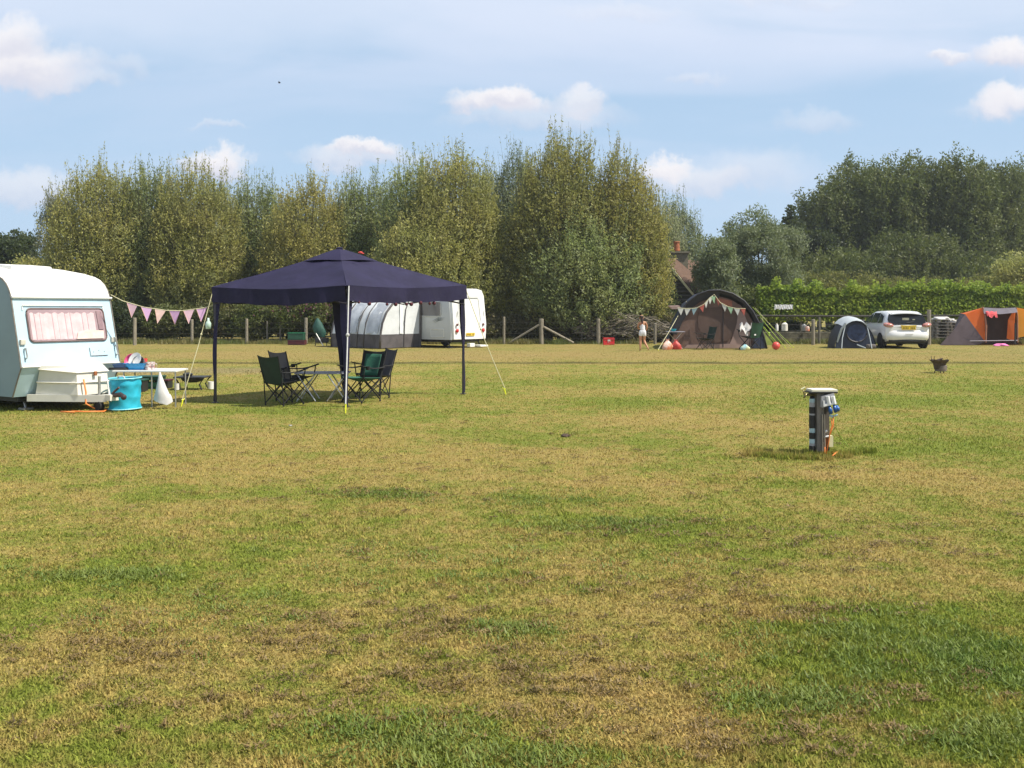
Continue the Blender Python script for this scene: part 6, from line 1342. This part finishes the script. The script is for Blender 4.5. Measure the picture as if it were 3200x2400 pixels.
# sockets: tilted white double box
sb = Matrix.Rotation(math.radians(0), 3, 'X')
def slabq(pts, y, th, m_, name, par): mb = MB(); mb.slab([pq(a, b_, y) for a, b_ in pts], (0, th, 0)); return mb.build(name, MATS[m_], par)
sk = slabq([(2567, 1240), (2572, 1238), (2606, 1228), (2614, 1260), (2573, 1274), (2567, 1273)], -.11, .10, 'socket_grey', 'socket_box', pp)
for (a, r_, y) in ((2589, .020, -.115), (2605, .022, -.115)):
    mb = MB(); mb.tube([pq(a - 3, 1238, y), pq(a + 2, 1262, y)], r_, 10); mb.build('socket_cover', MATS['socket_white'], sk, smooth=True, angle=50)
slabq([(2573, 1252), (2577, 1252), (2578, 1263), (2614, 1256), (2615, 1262), (2574, 1271)], -.128, .015, 'socket_white', 'socket_lip', sk)
for (a, b_) in (((2592, 1268), (2597, 1292)), ((2606, 1264), (2612, 1288)), ((2615, 1268), (2619, 1283))):
    mb = MB(); mb.tube([pq(*a, -.10), pq((a[0] + b_[0]) / 2, (a[1] + b_[1]) / 2, -.12), pq(*b_, -.11)], [.014, .022, .019], 10); pg = mb.build('plug', MATS['plug_blue'], pp, smooth=True)
mb = MB(); mb.ball(pq(2601, 1301, -.10), .014, 8); mb.tube([pq(2593, 1297, -.1), pq(2601, 1303, -.1)], .014, 6); mb.tube([pq(2607, 1300, -.1), pq(2618, 1296, -.1)], .010, 6); mb.build('plug_cap', MATS['tape_pale'], pp)
slabq([(2592, 1362), (2603, 1362), (2604, 1366), (2604, 1396), (2591, 1397)], -.08, .06, 'junction_cream', 'junction_box', pp)
mb = MB(); mb.tube([pq(2575, 1365, -.06), pq(2589, 1363, -.06)], .012, 6); mb.tube([pq(2578, 1350, -.06), pq(2585, 1346, -.06)], .012, 6); mb.build('bracket', MATS['socket_white'], pp)
for px2 in (2570, 2577):
    mb = MB(); mb.tube([pq(px2, 1295, -.075), pq(px2 + 1, 1415, -.07)], .006, 6); mb.build('conduit', mat('conduit_tan', (.42, .36, .28), .5, .15, 9), pp)
slabq([(2573, 1370), (2588, 1370), (2588, 1397), (2573, 1397)], -.055, .04, 'rust', 'rusty_plate', pp)
for pts in ([(2598, 1308), (2600, 1330), (2594, 1350), (2590, 1380), (2582, 1418)], [(2604, 1300), (2604, 1330), (2598, 1345), (2596, 1356)], [(2578, 1397), (2577, 1415), (2579, 1424)]):
    mb = MB(); mb.tube([pq(a, b_, -.10) for a, b_ in pts], .006, 6); tag(mb.build('supply_cable', MATS['orange_cable'], smooth=True), None).parent = pp
for q_, (pts, m_, r) in enumerate((([(2611, 1320), (2613, 1340), (2628, 1366), (2650, 1395)], 'rope_green', .005), ([(2600, 1420), (2606, 1424), (2622, 1414), (2601, 1430)], 'orange_cable', .007))):
    if q_ == 0:
        mb = MB(); mb.tube([pq(2612, 1297, -.1), pq(2611, 1320, -.1)] + [pq(a, b_, -.10 + .1 * k) for k, (a, b_) in enumerate(pts)], r, 5); mb.build('green_cord', MATS[m_], pp)
    else:
        P3 = [gp(a, b_) + Vector((0, 0, .02)) for a, b_ in pts]; mb = MB(); mb.tube(P3, r, 6); tag(mb.build('loose_cable', MATS[m_]), 'short end of orange cable on the grass at the foot of the power post', 'cable')
# ------------------------------------------------------------------ brazier and litter
mat('rust_brown', (.10, .065, .045), .85, .5, 12, bump=.6, bscale=20); mat('drum_grey', (.22, .18, .16), .7, .4, 8)
bz = thing('brazier', 'rusty fire basket with ragged flared rim standing alone on the grass', 'fire pit', (gx(2936, 24.4), 24.4, 0))
mb = MB(); n = 18; rows = []
for (r, z, jag) in ((.13, .09, 0), (.14, .17, 0), (.16, .24, 0), (.22, .30, 0), (.235, .33, .035)):
    rows.append([(r * math.cos(a) * (1 + (.08 * math.sin(5 * a) if jag else 0)), r * math.sin(a), z + jag * (math.sin(7 * a) + .5 * math.sin(11 * a))) for a in [2 * math.pi * j / n for j in range(n + 1)]])
mb.grid(rows); mb.build('basket', MATS['rust_brown'], bz)
mb = MB(); mb.lathe((.03, 0, 0), [(.0001, .04), (.13, .04), (.15, .10), (.15, .18), (.12, .2), (.0001, .2)], 16); mb.build('drum', MATS['drum_grey'], bz, smooth=True, angle=40)
for a in (.3, 2.4, 4.5):
    mb = MB(); mb.tube([(.10 * math.cos(a), .10 * math.sin(a), .06), (.13 * math.cos(a), .13 * math.sin(a), -.005)], .014, 5); mb.build('leg', MATS['rust_brown'], bz)
mb = MB(); mb.tube([(-.2, 0, .30), (-.215, 0, .42)], .008, 4); mb.tube([(-.12, .05, .32), (-.11, .05, .42)], .008, 4); mb.tube([(-.15, .0, .3), (.12, .1, .36)], .02, 5); mb.build('sticks', MATS['rust_brown'], bz)
heap('litter', 'small grey-white scrap lying on the grass in front of the gazebo', gp(908, 1330), .022, 'grey_metal', 'litter', (1.2, 1, .6), 31)
heap('clod', 'small dark clod of earth on the grass, right of centre', gp(1767, 1363), .045, 'rust_brown', 'clod', (1.3, 1, .7), 32)
# bird high over the field
mb = MB(); bq = at(873, 259, 90); mb.tube([bq + Vector((-.12, 0, 0)), bq, bq + Vector((.13, 0, .02))], [.01, .06, .01], 6); mb.slab([bq + Vector((-.1, 0, .02)), bq + Vector((.1, 0, .02)), bq + Vector((.0, .3, .08))], (0, 0, .02)); mb.slab([bq + Vector((-.1, 0, .02)), bq + Vector((.1, 0, .02)), bq + Vector((.0, -.3, .1))], (0, 0, .02))
tag(mb.build('bird', MATS['black_plastic']), 'tiny dark bird flying high in the sky left of centre', 'bird')
